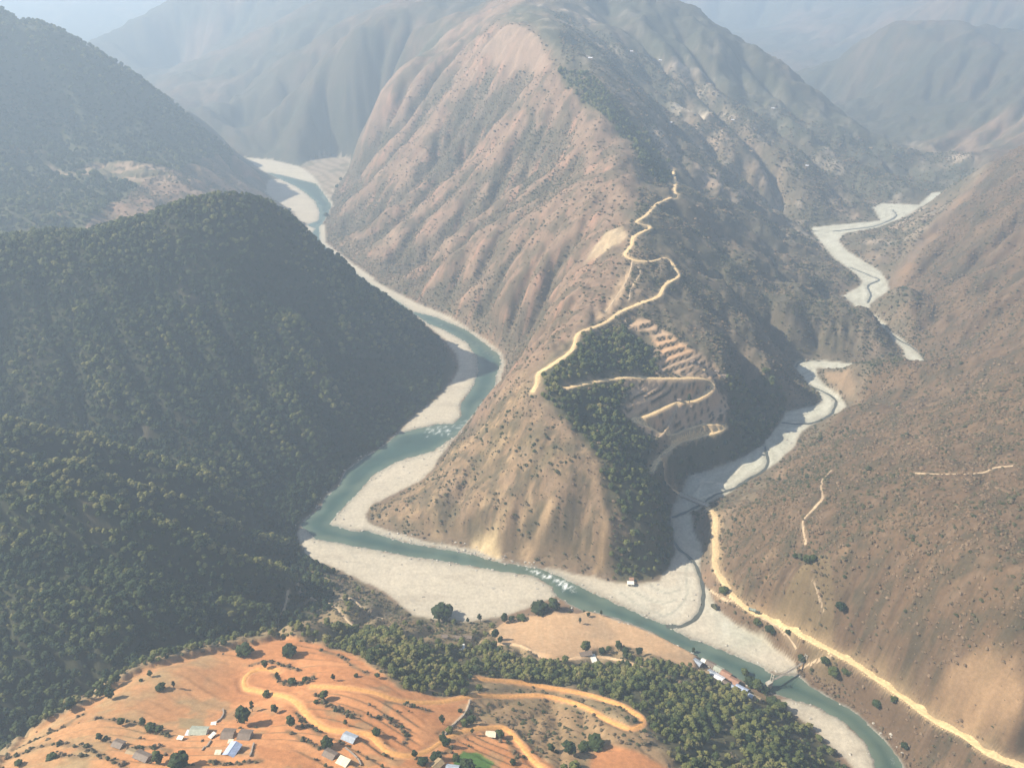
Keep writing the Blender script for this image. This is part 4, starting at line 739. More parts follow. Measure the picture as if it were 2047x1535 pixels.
def grow(area, sp, box, prob, smin, smax, kinds):
    x, y = scatter(sp, *box); pr = prob(x, y); pr = pr * (f_flat(x, y) > 3) * (f_road(x, y) > (2.3 if area == 2 else 1.5)) * (f_path(x, y) > 1.3)
    k = RNG.random(x.size) < pr; x, y = x[k], y[k]; z = H(x, y); k = inframe(x, y, z); x, y, z = x[k], y[k], z[k]
    s = RNG.uniform(smin, smax, x.size) * (0.85 + 0.3 * gnoise(x / 40, y / 40, 5)); T.append(np.column_stack([x, y, s, RNG.choice(kinds, x.size), np.full(x.size, area)]))
grow(0, 4.5, (-900, -95, 280, 1140), lambda x, y: f_hill(x, y) * (0.99 - 0.5 * sstep(0.34, 0.55, fbm(x, y, 70, 4, 201))), 0.36, 1.05, [0, 1, 2, 3, 4])
grow(1, 3.9, (-190, 280, 280, 540), lambda x, y: MW['wood_near'](x, y) * (0.97 - 0.85 * sstep(0.1, 0.3, fbm(x, y, 42, 3, 441))), 0.28, 0.88, [0, 1, 2, 3, 4])
for a, k in ((2, 'wood_saddle'), (2, 'wood_east'), (2, 'wood_stream')):
    grow(a, 5.2, (0, 380, 570, 930), lambda x, y: MW[k](x, y) * 0.95, 0.5, 0.95, [0, 1, 2, 3, 4])
grow(2, 8, (0, 420, 1150, 1800), lambda x, y: MW['wood_ridge'](x, y) * 0.95, 0.7, 1.2, [0, 1, 2, 3])
grow(3, 9.5, (-1500, -280, 1130, 2150), lambda x, y: f_fw(x, y) * 0.9 * (f_t(x, y) < 0.3), 0.8, 1.4, [0, 1, 3])
grow(4, 7, (-200, 60, 440, 560), lambda x, y: f_bench(x, y) * sstep(-0.1, 0.4, fbm(x, y, 40, 3, 7)) * 0.5, 0.35, 0.8, [0, 2, 3])
f_vd = field(np.minimum(poly_sd(X, Y, G['village_a']), 999)); f_z = field(HZ)
grow(5, 4.2, (-420, 60, 240, 470), lambda x, y: ((f_vd(x, y) > 1) & (f_vd(x, y) < 17)) * (f_gs(x, y) < 0.3) * (y > 300 - 0.35 * (x + 200)) * 0.62, 0.3, 0.85, [1, 2, 3, 4])
T = np.vstack(T); mft_f = field(mft); T = T[mft_f(T[:, 0], T[:, 1]) < 0.4]
tz = H(T[:, 0], T[:, 1]); px, py, dep = proj(T[:, 0], T[:, 1], tz + 4); vis = visible(T[:, 0], T[:, 1], tz + 6) & (px > 5) & (px < 2042) & (py > 5) & (py < 1530)
rank = np.where(vis, T[:, 2] / dep, 0); order = np.argsort(-rank); single = np.zeros(len(T), bool); single[order[:225]] = True
LAB = {0: ('leafy dark tree in the close forest on the slope below the terraced fields', 'trees of the dark forest nearest the village'), 1: ('leafy green tree in the dense wood between the village road and the riverside houses', 'trees of the near wood'), 2: ('small leafy tree in the wood on the central spur', 'trees on the central spur'), 5: ('small leafy tree in the row along the rim of the village hill', 'trees along the rim of the village hill'), 4: ('small tree among the dry shrubs below the village hill', 'small trees on the scrubby bench')}
MARK = [(1,1440,1350,'in the near wood right beside the riverside houses'), (1,1310,1430,'at the wood edge around the orange hairpin'), (1,1600,1450,'at the wood edge along the narrow gravel bar'), (1,1180,1330,'in the wood just below the white-walled shed'), (1,900,1290,'around the white buildings half hidden in the wood'), (1,700,1290,'at the left end of the wood near the pale track'), (1,1440,1500,'in the middle of the wood below the hairpin'), (1,1650,1520,'in the bottom right corner of the wood'), (1,1050,1345,'in the wood above the end of the orange road'), (1,800,1330,'in the wood beside the upper orange fields'), (1,1540,1420,'in the wood just above the footbridge end'), (1,1320,1360,'in the wood between track and riverside houses'),
        (0,40,1420,'in the dark forest near the bottom left corner'), (0,60,1250,'in the dark forest at the left edge of the picture'), (0,200,1290,'in the dark forest below the left rim trees'), (0,350,1230,'in the dark forest gully behind the village brow'), (0,480,1210,'in the dark forest beside the shaded pale path'), (0,200,1130,'in the dark forest on the lowest spur face'), (0,420,1130,'in the dark forest near the end of the lowest spur'), (0,130,1340,'in the dark forest under the left rim of the fields'), (0,20,1080,'in the dark forest on the crest of the lowest spur')]
crowns = {}; crowns_o = {}
for i in np.where(single)[0]:
    x, y, s, k, a = T[i]; lab, gr = LAB.get(int(a), LAB[0]); ol = int(a) in (1, 4, 5) and RNG.random() < 0.8
    lm = [m_ for m_ in MARK if m_[0] == int(a)]
    if lm: lab = ('broad ', 'tall ', 'compact ', 'spreading ', 'narrow ')[int(k)] + ('olive-green' if ol else 'dark green') + ' tree ' + min(lm, key=lambda m_: (m_[1] - px[i]) ** 2 + (m_[2] - py[i]) ** 2)[3]
    c = plant_tree(x, y, s, int(k), lab, gr, olive=ol)
    (crowns_o if ol else crowns).setdefault(int(k), c)
for k in range(5):
    if k not in crowns: crowns[k] = plant_tree(T[order[225 + k], 0], T[order[225 + k], 1], 1, k, *LAB[0])
    if k not in crowns_o: crowns_o[k] = plant_tree(T[order[230 + k], 0], T[order[230 + k], 1], 1, k, *LAB[1], olive=True)
rest = T[~single & (np.arange(len(T)) >= 0)]
def instancer(name, pts, sizes, picks, tint, sources, label, flat=1.0):
    me = bpy.data.meshes.new(name); me.vertices.add(len(pts)); me.vertices.foreach_set('co', np.ascontiguousarray(pts, np.float32).ravel())
    for nm, v, ty in (('size', sizes, 'FLOAT'), ('tint', tint, 'FLOAT'), ('turn', RNG.uniform(0, 6.28, len(pts)), 'FLOAT'), ('pick', picks, 'INT')):
        a = me.attributes.new(nm, ty, 'POINT'); a.data.foreach_set('value', np.ascontiguousarray(v, np.int32 if ty == 'INT' else np.float32))
    o = bpy.data.objects.new(name, me); COL.objects.link(o); o['kind'] = 'stuff'; o['label'] = label
    ng = bpy.data.node_groups.new(name, 'GeometryNodeTree'); ng.interface.new_socket('Geometry', in_out='INPUT', socket_type='NodeSocketGeometry'); ng.interface.new_socket('Geometry', in_out='OUTPUT', socket_type='NodeSocketGeometry')
    N = ng.nodes.new; gi, go = N('NodeGroupInput'), N('NodeGroupOutput'); ip = N('GeometryNodeInstanceOnPoints'); jn = N('GeometryNodeJoinGeometry')
    for s in sources:
        if isinstance(s, bpy.types.Object):
            oi = N('GeometryNodeObjectInfo'); oi.transform_space = 'ORIGINAL'; oi.inputs['Object'].default_value = s; oi.inputs['As Instance'].default_value = True; ng.links.new(oi.outputs['Geometry'], jn.inputs[0])
    def attr(nm, ty):
        a = N('GeometryNodeInputNamedAttribute'); a.data_type = ty; a.inputs['Name'].default_value = nm; return a.outputs['Attribute']
    ip.inputs['Pick Instance'].default_value = True
    ng.links.new(gi.outputs[0], ip.inputs['Points']); ng.links.new(jn.outputs[0], ip.inputs['Instance']); ng.links.new(attr('pick', 'INT'), ip.inputs['Instance Index'])
    cx = N('ShaderNodeCombineXYZ'); ng.links.new(attr('turn', 'FLOAT'), cx.inputs[2]); ng.links.new(cx.outputs[0], ip.inputs['Rotation']); vm = N('ShaderNodeVectorMath'); vm.operation = 'SCALE'; vm.inputs[0].default_value = (1, 1, flat); ng.links.new(attr('size', 'FLOAT'), vm.inputs['Scale']); ng.links.new(vm.outputs[0], ip.inputs['Scale'])
    ng.links.new(ip.outputs[0], go.inputs[0]); md = o.modifiers.new('scatter', 'NODES'); md.node_group = ng; return o
src = [crowns[k] for k in range(5)]
for a, nm, lab in ((0, 'forest', 'close dark forest covering the hill left of the river'), (1, 'forest', 'smaller trees of the near wood above the river'), (2, 'forest', 'woods on the central spur'), (3, 'forest', 'hazy woods on the far left hill'), (5, 'shrubbery', 'row of small trees along the rim of the village hill'), (4, 'shrubbery', 'dark shrubs and small trees on the bench below the village hill')):
    q = rest[rest[:, 4] == a]
    if not len(q): continue
    ti = np.clip(0.14 + 0.5 * fbm(q[:, 0], q[:, 1], 60, 3, 9) + RNG.normal(0, 0.2, len(q)), -0.25, 0.75) + (-0.16 if a == 2 else 0.02 if a in (1, 4, 5) else -0.13 + np.clip(f_cv(q[:, 0], q[:, 1]) * 2.0, -0.2, 0.25) + sum(0.5 * np.exp(-(line_d(q[:, 0], q[:, 1], L_, 60) / 9) ** 2) for L_ in SPUR_LINES))  # sunlit spur crests and darker gullies are put into the leaf tint
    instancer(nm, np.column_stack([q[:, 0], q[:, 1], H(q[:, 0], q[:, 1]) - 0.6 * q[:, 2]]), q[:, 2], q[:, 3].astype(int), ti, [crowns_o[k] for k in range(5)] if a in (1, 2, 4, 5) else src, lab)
# dry scrub on the open slopes
def scrub_points(sp, box, dens):
    x, y = scatter(sp, *box); pr = dens(x, y) * (f_flat(x, y) > 1.5) * (f_road(x, y) > 1.25) * (f_path(x, y) > 1.2) * (f_v(x, y) < 0.4) * (f_rf(x, y) < 0.4) * (f_t(x, y) < 0.5) * (f_hill(x, y) < 0.6) * (1 - 0.85 * f_glare(x, y))
    for P in slides: pr = pr * (poly_sd(x, y, P) > 0)
    k = RNG.random(x.size) < pr; x, y = x[k], y[k]; z = H(x, y); k = inframe(x, y, z, 200, 120); return x[k], y[k], z[k]
dens_n = lambda x, y: 0.35 + 0.65 * sstep(-0.35, 0.35, fbm(x, y, 55, 3, 401))
b0 = [bpy.data.objects.new('shrub', me) for me in BUSH]
SHRUB_AT = [(1637,880),(1735,940),(1598,1116),(1428,1215)]
for o, (px_, py_) in zip(b0, SHRUB_AT):
    COL.objects.link(o); x, y = pick(px_, py_); o.location = (x, y, float(H(x, y))); o.scale = (1.9,) * 3
for o, lab in zip(b0, ('round green shrub low on the right slope by the gravel bed', 'large green shrub alone on the right hillside', 'green shrub at the lower end of the winding hillside path', 'bushy shrub between the gravel fan and the hillside road')): tag(o, lab, 'shrub', 'larger shrubs on the right hillside')
clump = lambda x, y, wl, sd: sstep(-0.28, 0.22, fbm(x, y, wl, 4, sd, 0.6))
for nm, sp, box, dens, smin, smax, tm, lab in (
  ('scrub', 2.4, (150, 900, 300, 760), lambda x, y: f_rh(x, y) * (0.3 + 0.7 * clump(x, y, 38, 401)), 0.25, 1.2, 0.46, 'dry red-brown scrub covering the near right hillside'),
  ('scrub', 4.2, (280, 1500, 760, 1900), lambda x, y: f_rh(x, y) * (0.15 + 0.8 * clump(x, y, 80, 402)), 0.6, 1.5, 0.48, 'greyish dry scrub on the far part of the right hillside'),
  ('scrub', 3.2, (-150, 320, 560, 800), lambda x, y: (f_tip(x, y) > 0.3) * (0.08 + 0.7 * sstep(-0.05, 0.25, fbm(x, y, 28, 4, 403, 0.65))), 0.35, 1.3, 0.16, 'scattered green bushes on the tan front of the spur'),
  ('scrub', 2.8, (-150, 320, 560, 800), lambda x, y: (f_tip(x, y) > 0.3) * 0.45 * clump(x, y, 30, 404), 0.25, 0.7, 0.5, 'dry grass tufts and brush on the front of the spur'),
  ('scrub', 3.8, (-700, 420, 780, 2000), lambda x, y: (f_west(x, y) > 0.4) * (0.2 + 0.78 * sstep(-0.14, 0.06, -f_cv(x, y) + 0.25 * fbm(x, y, 70, 4, 405, 0.6))), 0.5, 1.5, 0.40, 'dry scrub in the gullies of the spur west face'),
  ('scrub', 3.4, (80, 620, 590, 1150), lambda x, y: (f_east(x, y) > 0.4) * (0.15 + 0.8 * clump(x, y, 60, 407)), 0.5, 1.4, 0.24, 'grey-green bushland on the east flank of the spur'),
  ('scrub', 5.5, (100, 1200, 1150, 2100), lambda x, y: (f_east(x, y) > 0.4) * (0.1 + 0.85 * clump(x, y, 120, 409)), 0.7, 2.0, 0.26, 'hazy bushland on the flank of the high massif'),
  ('scrub', 3.2, (-230, 300, 270, 600), lambda x, y: (f_rh(x, y) < 0.3) * np.maximum(f_bench(x, y) * 0.9, 0.45 * clump(x, y, 25, 411)), 0.3, 1.1, 0.24, 'low bushes on the near hill and the river banks'),
  ('scrub', 4.4, (-420, 160, 200, 480), lambda x, y: 0.4 * clump(x, y, 25, 412), 0.35, 1.0, 0.24, 'low bushes along the edge of the village hill')):
    x, y, z = scrub_points(sp, box, dens)
    ti = np.clip(tm - 0.16 + 0.5 * fbm(x, y, 70, 4, 413, 0.6) + RNG.normal(0, 0.11, x.size) - 0.3 * (RNG.random(x.size) < 0.08), -0.25, 0.7)
    s = smin + (smax - smin) * RNG.random(x.size) ** 1.8 * np.where(RNG.random(x.size) < 0.05, 1.6, 1.0)
    instancer(nm, np.column_stack([x, y, z - 0.1]), s, RNG.integers(0, 4, x.size), ti, b0, lab, 0.62)
# bushes and small trees along terrace risers in the village
f_ris = field(np.maximum(ris_v, 0.9 * ris_t))
x, y = scatter(2.2, -330, 320, 225, 480); k = (f_ris(x, y) > 0.4) & (RNG.random(x.size) < 0.33 * sstep(-0.1, 0.35, fbm(x, y, 35, 3, 421))) & (f_road(x, y) > 1.3); x, y = x[k], y[k]; z = H(x, y); k = inframe(x, y, z); x, y, z = x[k], y[k], z[k]
instancer('bushes', np.column_stack([x, y, z - 0.2]), RNG.uniform(0.3, 0.85, x.size), RNG.integers(0, 4, x.size), RNG.uniform(-0.1, 0.35, x.size), b0, 'small bushes along the edges of the terraces')
x, y = scatter(3.2, 100, 330, 690, 930); k = (f_t(x, y) > 0.4) & (f_ris(x, y) > 0.35) & (RNG.random(x.size) < 0.4) & (f_road(x, y) > 1.3); x, y = x[k], y[k]
instancer('bushes', np.column_stack([x, y, H(x, y) - 0.2]), RNG.uniform(0.25, 0.7, x.size), RNG.integers(0, 4, x.size), RNG.uniform(-0.1, 0.3, x.size), b0, 'bushes along the terrace edges on the spur')
hp = []
for L_ in HEDGE:
    for k in range(len(L_) - 1):
        a_, b_ = L_[k], L_[k + 1]; n_ = max(1, int(np.hypot(*(b_ - a_)) / 1.3))
        for q_ in range(n_):
            if gnoise(a_[0] / 9 + 0.11 * q_, a_[1] / 9, 431) > -0.25: hp.append(a_ + (b_ - a_) * q_ / n_ + RNG.normal(0, 1.0, 2))
hp = np.array(hp); hp = hp[f_road(hp[:, 0], hp[:, 1]) > 1.25]
instancer('bushes', np.column_stack([hp, H(hp[:, 0], hp[:, 1]) - 0.2]), RNG.uniform(0.25, 0.95, len(hp)) ** 1.2, RNG.integers(0, 4, len(hp)), RNG.uniform(-0.15, 0.35, len(hp)), b0, 'straggling hedge bushes along the field edges of the village')
print('plants', round(time.time() - T0, 1), len(T))
# ------------------------------------------------------------------ trees that stand alone
def lone(px_, py_, wpx, kind, label, sq=1.0, group=None, name='tree', cat='tree'):
    x, y = pick(px_, py_); z = float(H(x, y)); d = proj(x, y, z)[2]; s = wpx * d / FPX / (2 * TREE[kind][2]) * 0.92
    return plant_tree(x, y, s, kind, label, group, name, cat, sq)
VG = 'lone trees on the village fields'
for a in [
 (489,1308,38,3,'wide dark bushy tree on the village brow above the loop road',0.8),(580,1308,34,3,'wide dark bushy tree on the village brow right of its twin',0.8),(489,1446,32,1,'tall leafy tree casting a long shadow beside the brown-roofed houses',1.25),
 (505,1421,11,5,'slender tree right behind the tall leafy tree of the village',1.3),(533,1391,17,3,'small round tree on the inner bend of the loop road',0.95),(550,1424,17,2,'small tree below the bend of the loop road',1.1),(583,1452,20,1,'narrow upright tree right of the bare field below the loop road',1.2),
 (531,1334,14,2,'small dark tree inside the loop road near the brow',1.1),(557,1362,11,5,'thin dark tree among shrubs in the loop road',1.2),(585,1366,19,3,'round bush tree right of the thin dark tree in the loop road',0.9),(610,1364,14,2,'bushy tree by the upper road beside the round bush tree',1),
 (301,1352,12,2,'small tree at the top left edge of the big orange field',1.2),(282,1361,9,3,'low round bush on the left rim of the big orange field',0.8),(322,1378,22,3,'spreading bush in the middle of the big orange field',0.8),(348,1374,8,5,'thin tree right of the spreading bush in the orange field',1.3),
 (244,1449,16,2,'dark tree on a terrace edge above the small brown huts',1.1),(287,1448,14,1,'tree at the left end of the hedge behind the metal-roofed house',1.1),(303,1458,24,3,'dense bush in the hedge left of the metal-roofed house',0.8),(320,1462,18,2,'right-hand bush of the hedge beside the metal-roofed house',0.8),
 (104,1516,22,3,'round dark bush on the left terraces',0.75),(38,1528,17,3,'round dark bush near the bottom left corner',0.9),(200,1477,16,2,'olive bush left of the small brown hut',0.8),(222,1396,20,1,'tall dark tree on the left rim of the village hill',1.2),(201,1380,22,2,'leafy tree on the left rim beyond the tall dark tree',1.0),
 (236,1362,18,2,'tree on the hill rim above the tall dark tree',1.0),(360,1530,42,3,'large leafy tree below the metal-roofed house',1.0),(318,1525,26,2,'brownish tree between the long hut and the large leafy tree',1.1),(140,1420,18,1,'tree on the forested rim at the upper left of the fields',1.1),
 (655,1492,28,3,'round dark tree left of the blue-roofed house by the road',0.95),(668,1360,9,5,'thin tree standing above the upper dirt road',1.1),(712,1352,10,3,'small round tree on the bare slope above the upper road',0.9),(755,1354,12,2,'larger small tree on the bare slope above the upper road',0.9),
 (648,1397,20,2,'tree between the two dirt roads near their fork',1.0),(632,1404,11,3,'low bush left of the tree between the roads',0.8),(692,1449,9,5,'small bare tree beside the lower road bend',1.0),(753,1466,20,3,'sprawling shrub beside the lower road',0.7),(814,1408,11,3,'small round bush beneath the upper road',0.9),
 (736,1432,6,5,'thin dark post-like tree on the orange field',1.3),(782,1441,9,2,'small tree at the corner of a field terrace',1.0),(885,1447,13,5,'pale thin tree on the right of the orange fields',1.0),(885,1478,18,3,'bush where the lower road meets the stone path',0.8),(892,1490,20,2,'scrubby tree at the lower road, below its bush',0.8),
 (829,1512,14,2,'tree at the lowest point of the road bend',1.1),(845,1526,24,3,'spreading shrubs under the lowest road bend',0.7),(872,1516,26,3,'wide bush above the thatched roof',0.75),(944,1440,17,3,'dark round bush at the head of the stone path',0.9),(920,1422,10,3,'small bush left of the stone path head',0.9),
 (943,1466,8,5,'small tree on the road verge left of the cream shed',1.0),(999,1471,20,3,'round dark tree beside the cream shed',0.95),(1026,1526,14,3,'small round tree on the lower right field',1.0),(912,1518,18,3,'round tree at the left of the green plot',0.9),(935,1538,34,3,'dark clump of tree below the green plot',0.9),
 (1102,1501,17,2,'small tree right of the lower road',1.0),(1138,1508,28,1,'tall dark tree above the red field',1.1),(1166,1498,26,3,'bushy tree beside the tall dark tree',0.8),(1190,1490,40,3,'wide low bush clump above the red field',0.6),
 (885,1233,44,3,'large bushy tree on the edge of the broad gravel bar',0.9),(936,1246,7,5,'thin tree on the bank right of the large bushy tree',1.2),(960,1242,10,5,'little paired tree on the bank edge',1.1),(1008,1244,16,1,'dark upright tree at the left end of the tan field',1.2),(1022,1242,14,2,'bushy tree beside the upright tree at the tan field',0.9),
 (1042,1238,22,3,'low bush on the upper bank of the tan field',0.6),(1078,1224,40,3,'wide pale tree leaning over the end of the gravel bar',0.8),(1107,1218,28,2,'bare brownish tree next to the rapid',0.8),(990,1278,16,1,'tall dark tree on the left edge of the tan field',1.5),(1000,1286,13,2,'smaller tree below the tall one at the tan field',1.3),
 (1176,1232,9,2,'small tree on the crest of the tan field',1.0),(1202,1230,6,5,'thin tree on the crest of the tan field',1.3),(1159,1246,7,5,'tiny tree in the middle of the tan field',1.3),(1170,1302,20,1,'dark tree left of the white-walled shed',1.2),(1203,1304,16,3,'round tree right of the white-walled shed',0.9),
 (1216,1302,13,2,'tree in the row along the tan field, second from the shed',1.0),(1236,1300,16,1,'tall airy tree in the row along the tan field',1.3),(1250,1304,16,3,'tree in the row beside the tall airy tree',0.9),(1277,1308,16,2,'tree at the right end of the row along the tan field',1.0),
 (1488,1352,18,2,'riverside tree behind the rust-red roofs',1.0),(1500,1370,26,3,'big riverside tree at the water below the roofs',1.0),(1512,1378,24,1,'riverside tree nearest the footbridge',0.9),(1528,1384,20,3,'leafy tree at the left end of the footbridge',0.9),(1385,1306,8,5,'thin tree at the corner of the blue roof by the river',1),
 (1545,1408,30,3,'bare greyish tree between footbridge and gravel bar',0.7),(1560,1420,26,2,'bare greyish tree on the inner edge of the gravel bar',0.7),
 (1680,1218,22,3,'yellow-green round tree on the right hillside',1.0),(1612,1126,19,2,'dark green tree at the lower end of the hillside path',0.9),(1624,1120,17,3,'green tree right beside the dark one at the hillside path',0.9),(1588,1116,12,2,'small green tree left of the hillside path end',0.9),
 (1602,1320,18,3,'dark bushy tree at the right end of the footbridge',1.0),(1648,1325,20,3,'round tree above the footbridge landing',0.9),(1664,1352,28,2,'large scrubby tree above the river bank',0.8),(1752,1412,22,3,'dark bush tree on the lower right river bank',0.9),(1785,1404,16,2,'bush between the road and the lower right bank',0.9),
 (1808,1494,17,3,'lone dark bush just above the bottom right bank',0.9),(1690,1345,18,3,'bush beneath the road cut',0.7),(1446,1185,22,3,'shrubby tree between gravel fan and road bend',0.8),(1575,1266,14,3,'dark bush on the lower road verge',0.8),(1540,1262,24,3,'dense bush below the road cut',0.7),(1512,1250,18,2,'dark bush at the start of the branching track',0.8),
 (1378,805,10,5,'single tree standing in the terraced field of the spur',1.1)]:
    lone(*a[:5], sq=a[5], group=VG if a[1] > 1290 and a[0] < 1200 else None)
# ------------------------------------------------------------------ houses
def sheet(name, col, vary=0.18, rough=0.6): return flat_mat(name, col, rough, 0.3, vary, 0.7)
for nm, c in (('metal_grey_green', (0.33, 0.35, 0.28)), ('metal_blue', (0.36, 0.42, 0.55)), ('metal_pale', (0.62, 0.62, 0.66)), ('metal_blue_grey', (0.33, 0.37, 0.42)), ('slate_brown', (0.175, 0.135, 0.105)), ('thatch', (0.30, 0.22, 0.12)), ('rust', (0.33, 0.185, 0.125)), ('cream_sheet', (0.66, 0.60, 0.44)), ('whitewash', (0.70, 0.67, 0.58)), ('mud_wall', (0.42, 0.27, 0.16)), ('stone_wall', (0.30, 0.25, 0.20)), ('lilac_wall', (0.42, 0.38, 0.42)), ('dark_wood', (0.06, 0.045, 0.035)), ('white_sheet', (0.78, 0.75, 0.66)), ('concrete', (0.42, 0.38, 0.31)), ('steel', (0.25, 0.25, 0.25)), ('cable', (0.12, 0.12, 0.12)), ('planks', (0.30, 0.26, 0.21)), ('rubber', (0.03, 0.03, 0.03)), ('paint_green', (0.32, 0.38, 0.33)), ('paint_dark', (0.06, 0.08, 0.07)), ('window_glass', (0.05, 0.06, 0.07)), ('boulder_stone', (0.40, 0.37, 0.31))): sheet(nm, c)
def house(px_, py_, L, W, h, yaw, roof, wall, label, group=None, pitch=0.42, mono=False, roof2=None, annex=None, cat='house', name='house', seed=1):
    x, y = pick(px_, py_ + 3); z = min(float(H(x + a, y + b)) for a in (-2, 0, 2) for b in (-2, 0, 2)) + 0.3; t = R(yaw)
    e = empty(name, (x, y, z), t, label, cat, group); g = random.Random(seed)
    rise = W / 2 * pitch; b = MB()
    b.box(0, 0, -2.5, L, W, h + 2.5)
    if not mono:
        V = [(-L / 2 + .01, -W / 2, h), (-L / 2 + .01, W / 2, h), (-L / 2 + .01, 0, h + rise), (L / 2 - .01, -W / 2, h), (L / 2 - .01, W / 2, h), (L / 2 - .01, 0, h + rise)]
        b.add(V, [(0, 2, 1), (3, 4, 5)])
    b.build('wall', M[wall], e)
    ov, th = 0.55, 0.14
    for s in (-1, 1):
        r = MB()
        if mono:
            if s == 1: break
            V = [(-L / 2 - ov, -W / 2 - ov, h + 0.05), (L / 2 + ov, -W / 2 - ov, h + 0.05), (L / 2 + ov, W / 2 + ov, h + 0.05 + W * 0.16), (-L / 2 - ov, W / 2 + ov, h + 0.05 + W * 0.16)]
        else:
            zo = h - ov * pitch + 0.04; V = [(-L / 2 - ov, s * (W / 2 + ov), zo), (L / 2 + ov, s * (W / 2 + ov), zo), (L / 2 + ov, s * 0.03, h + rise + 0.04), (-L / 2 - ov, s * 0.03, h + rise + 0.04)]
        V2 = [(a, c, d + th) for a, c, d in V]; r.add(V + V2, [(0, 3, 2, 1), (4, 5, 6, 7), (0, 1, 5, 4), (1, 2, 6, 5), (2, 3, 7, 6), (3, 0, 4, 7)])
        r.build('roof', M[roof2 if (roof2 and s == -1) else roof], e)
    if not mono: MB().box(0, 0, h + rise + 0.12, L + 2 * ov, 0.34, 0.12).build('ridge_cap', M[roof], e)
    dx = g.uniform(-0.15, 0.15) * L; d = MB().box(dx, -W / 2 - 0.04, 0, 1.0, 0.10, 1.9).build('door', M['dark_wood'], e)
    for k in (-0.34, 0.34):
        f = MB().box(k * L, -W / 2 - 0.03, 0.9, 0.95, 0.08, 1.0).build('window', M['planks'], e); MB().box(k * L, -W / 2 - 0.08, 1.0, 0.75, 0.05, 0.8).build('pane', M['window_glass'], f)
    if annex:
        ax, ay, al, aw, ah, am, ar = annex; MB().box(ax, ay, -2.5, al, aw, ah + 2.5).build('annex_wall', M[am], e); MB().box(ax, ay, ah + 0.02, al + 0.4, aw + 0.4, 0.12).build('annex_roof', M[ar], e)
    return e
HG = 'houses of the near village'
house(399,1462,9.2,5.2,2.6,-3,'metal_grey_green','whitewash','long village house with a grey-green sheet roof and pale front wall',HG,annex=(-5.6,-1.6,2.6,4.0,2.1,'lilac_wall','metal_pale'))
house(457,1466,6.2,6.6,2.6,-4,'slate_brown','mud_wall','brown-roofed village house between the metal-roofed house and the tall tree',HG,seed=2)
house(491,1472,6.4,7.2,2.7,-6,'slate_brown','stone_wall','square brown-roofed village house directly beneath the tall tree',HG,seed=3)
house(466,1501,7.6,6.0,2.8,74,'metal_blue','mud_wall','village house with a bright pale-blue metal roof split by its ridge',HG,roof2='metal_blue',seed=4)
house(286,1512,8.0,4.6,2.3,-22,'slate_brown','mud_wall','long low brown-roofed hut at the lower left of the village',HG,seed=5)
house(238,1486,5.4,4.4,2.2,-18,'slate_brown','stone_wall','small dark-roofed hut on the left terraces',HG,seed=6)
house(262,1500,4.4,3.6,2.0,-20,'thatch','stone_wall','low thatched shed between the two huts on the left terraces',HG,seed=16)
house(699,1473,7.4,5.0,2.9,-24,'metal_blue_grey','mud_wall','house with a blue-grey metal roof standing alone by the lower road',HG,seed=7)
house(660,1505,6.6,4.6,2.5,-28,'slate_brown','mud_wall','brown-roofed house in the lower group beside the dirt road',HG,seed=8)
house(686,1520,5.8,4.0,2.4,-26,'cream_sheet','stone_wall','house with a pale flat-pitched roof at the bottom of the lower group',HG,seed=9,mono=True)
house(981,1468,5.4,3.6,2.5,-4,'cream_sheet','cream_sheet','cream-coloured shed beside a round tree above the road end',HG,seed=10,cat='shed',name='shed')
house(874,1527,6.0,4.6,2.4,48,'thatch','mud_wall','thatched house cut by the bottom edge below the road bend',HG,seed=11)
house(904,1536,6.4,4.6,2.4,-8,'metal_blue_grey','stone_wall','blue-grey roof at the bottom edge left of the green plot',HG,seed=12)
for px_, py_, L, W, yaw, m_, lab in ((427,1444,2.0,1.6,10,'white_sheet','tiny white outhouse above the metal-roofed house'),(361,1474,2.3,1.5,-10,'white_sheet','tiny white shelter left of the metal-roofed house'),(462,1482,1.8,1.5,0,'cream_sheet','tiny cream outhouse between the brown and the blue roofs'),(437,1504,2.4,1.8,0,'cream_sheet','small pale outhouse left of the blue-roofed house'),(425,1469,3.2,1.3,62,'white_sheet','narrow white lean-to right of the metal-roofed house')):
    house(px_, py_, L, W, 1.6, yaw, m_, 'mud_wall', lab, 'small outbuildings of the village', mono=True, cat='outhouse', name='outhouse')
RG = 'houses in the row by the river'
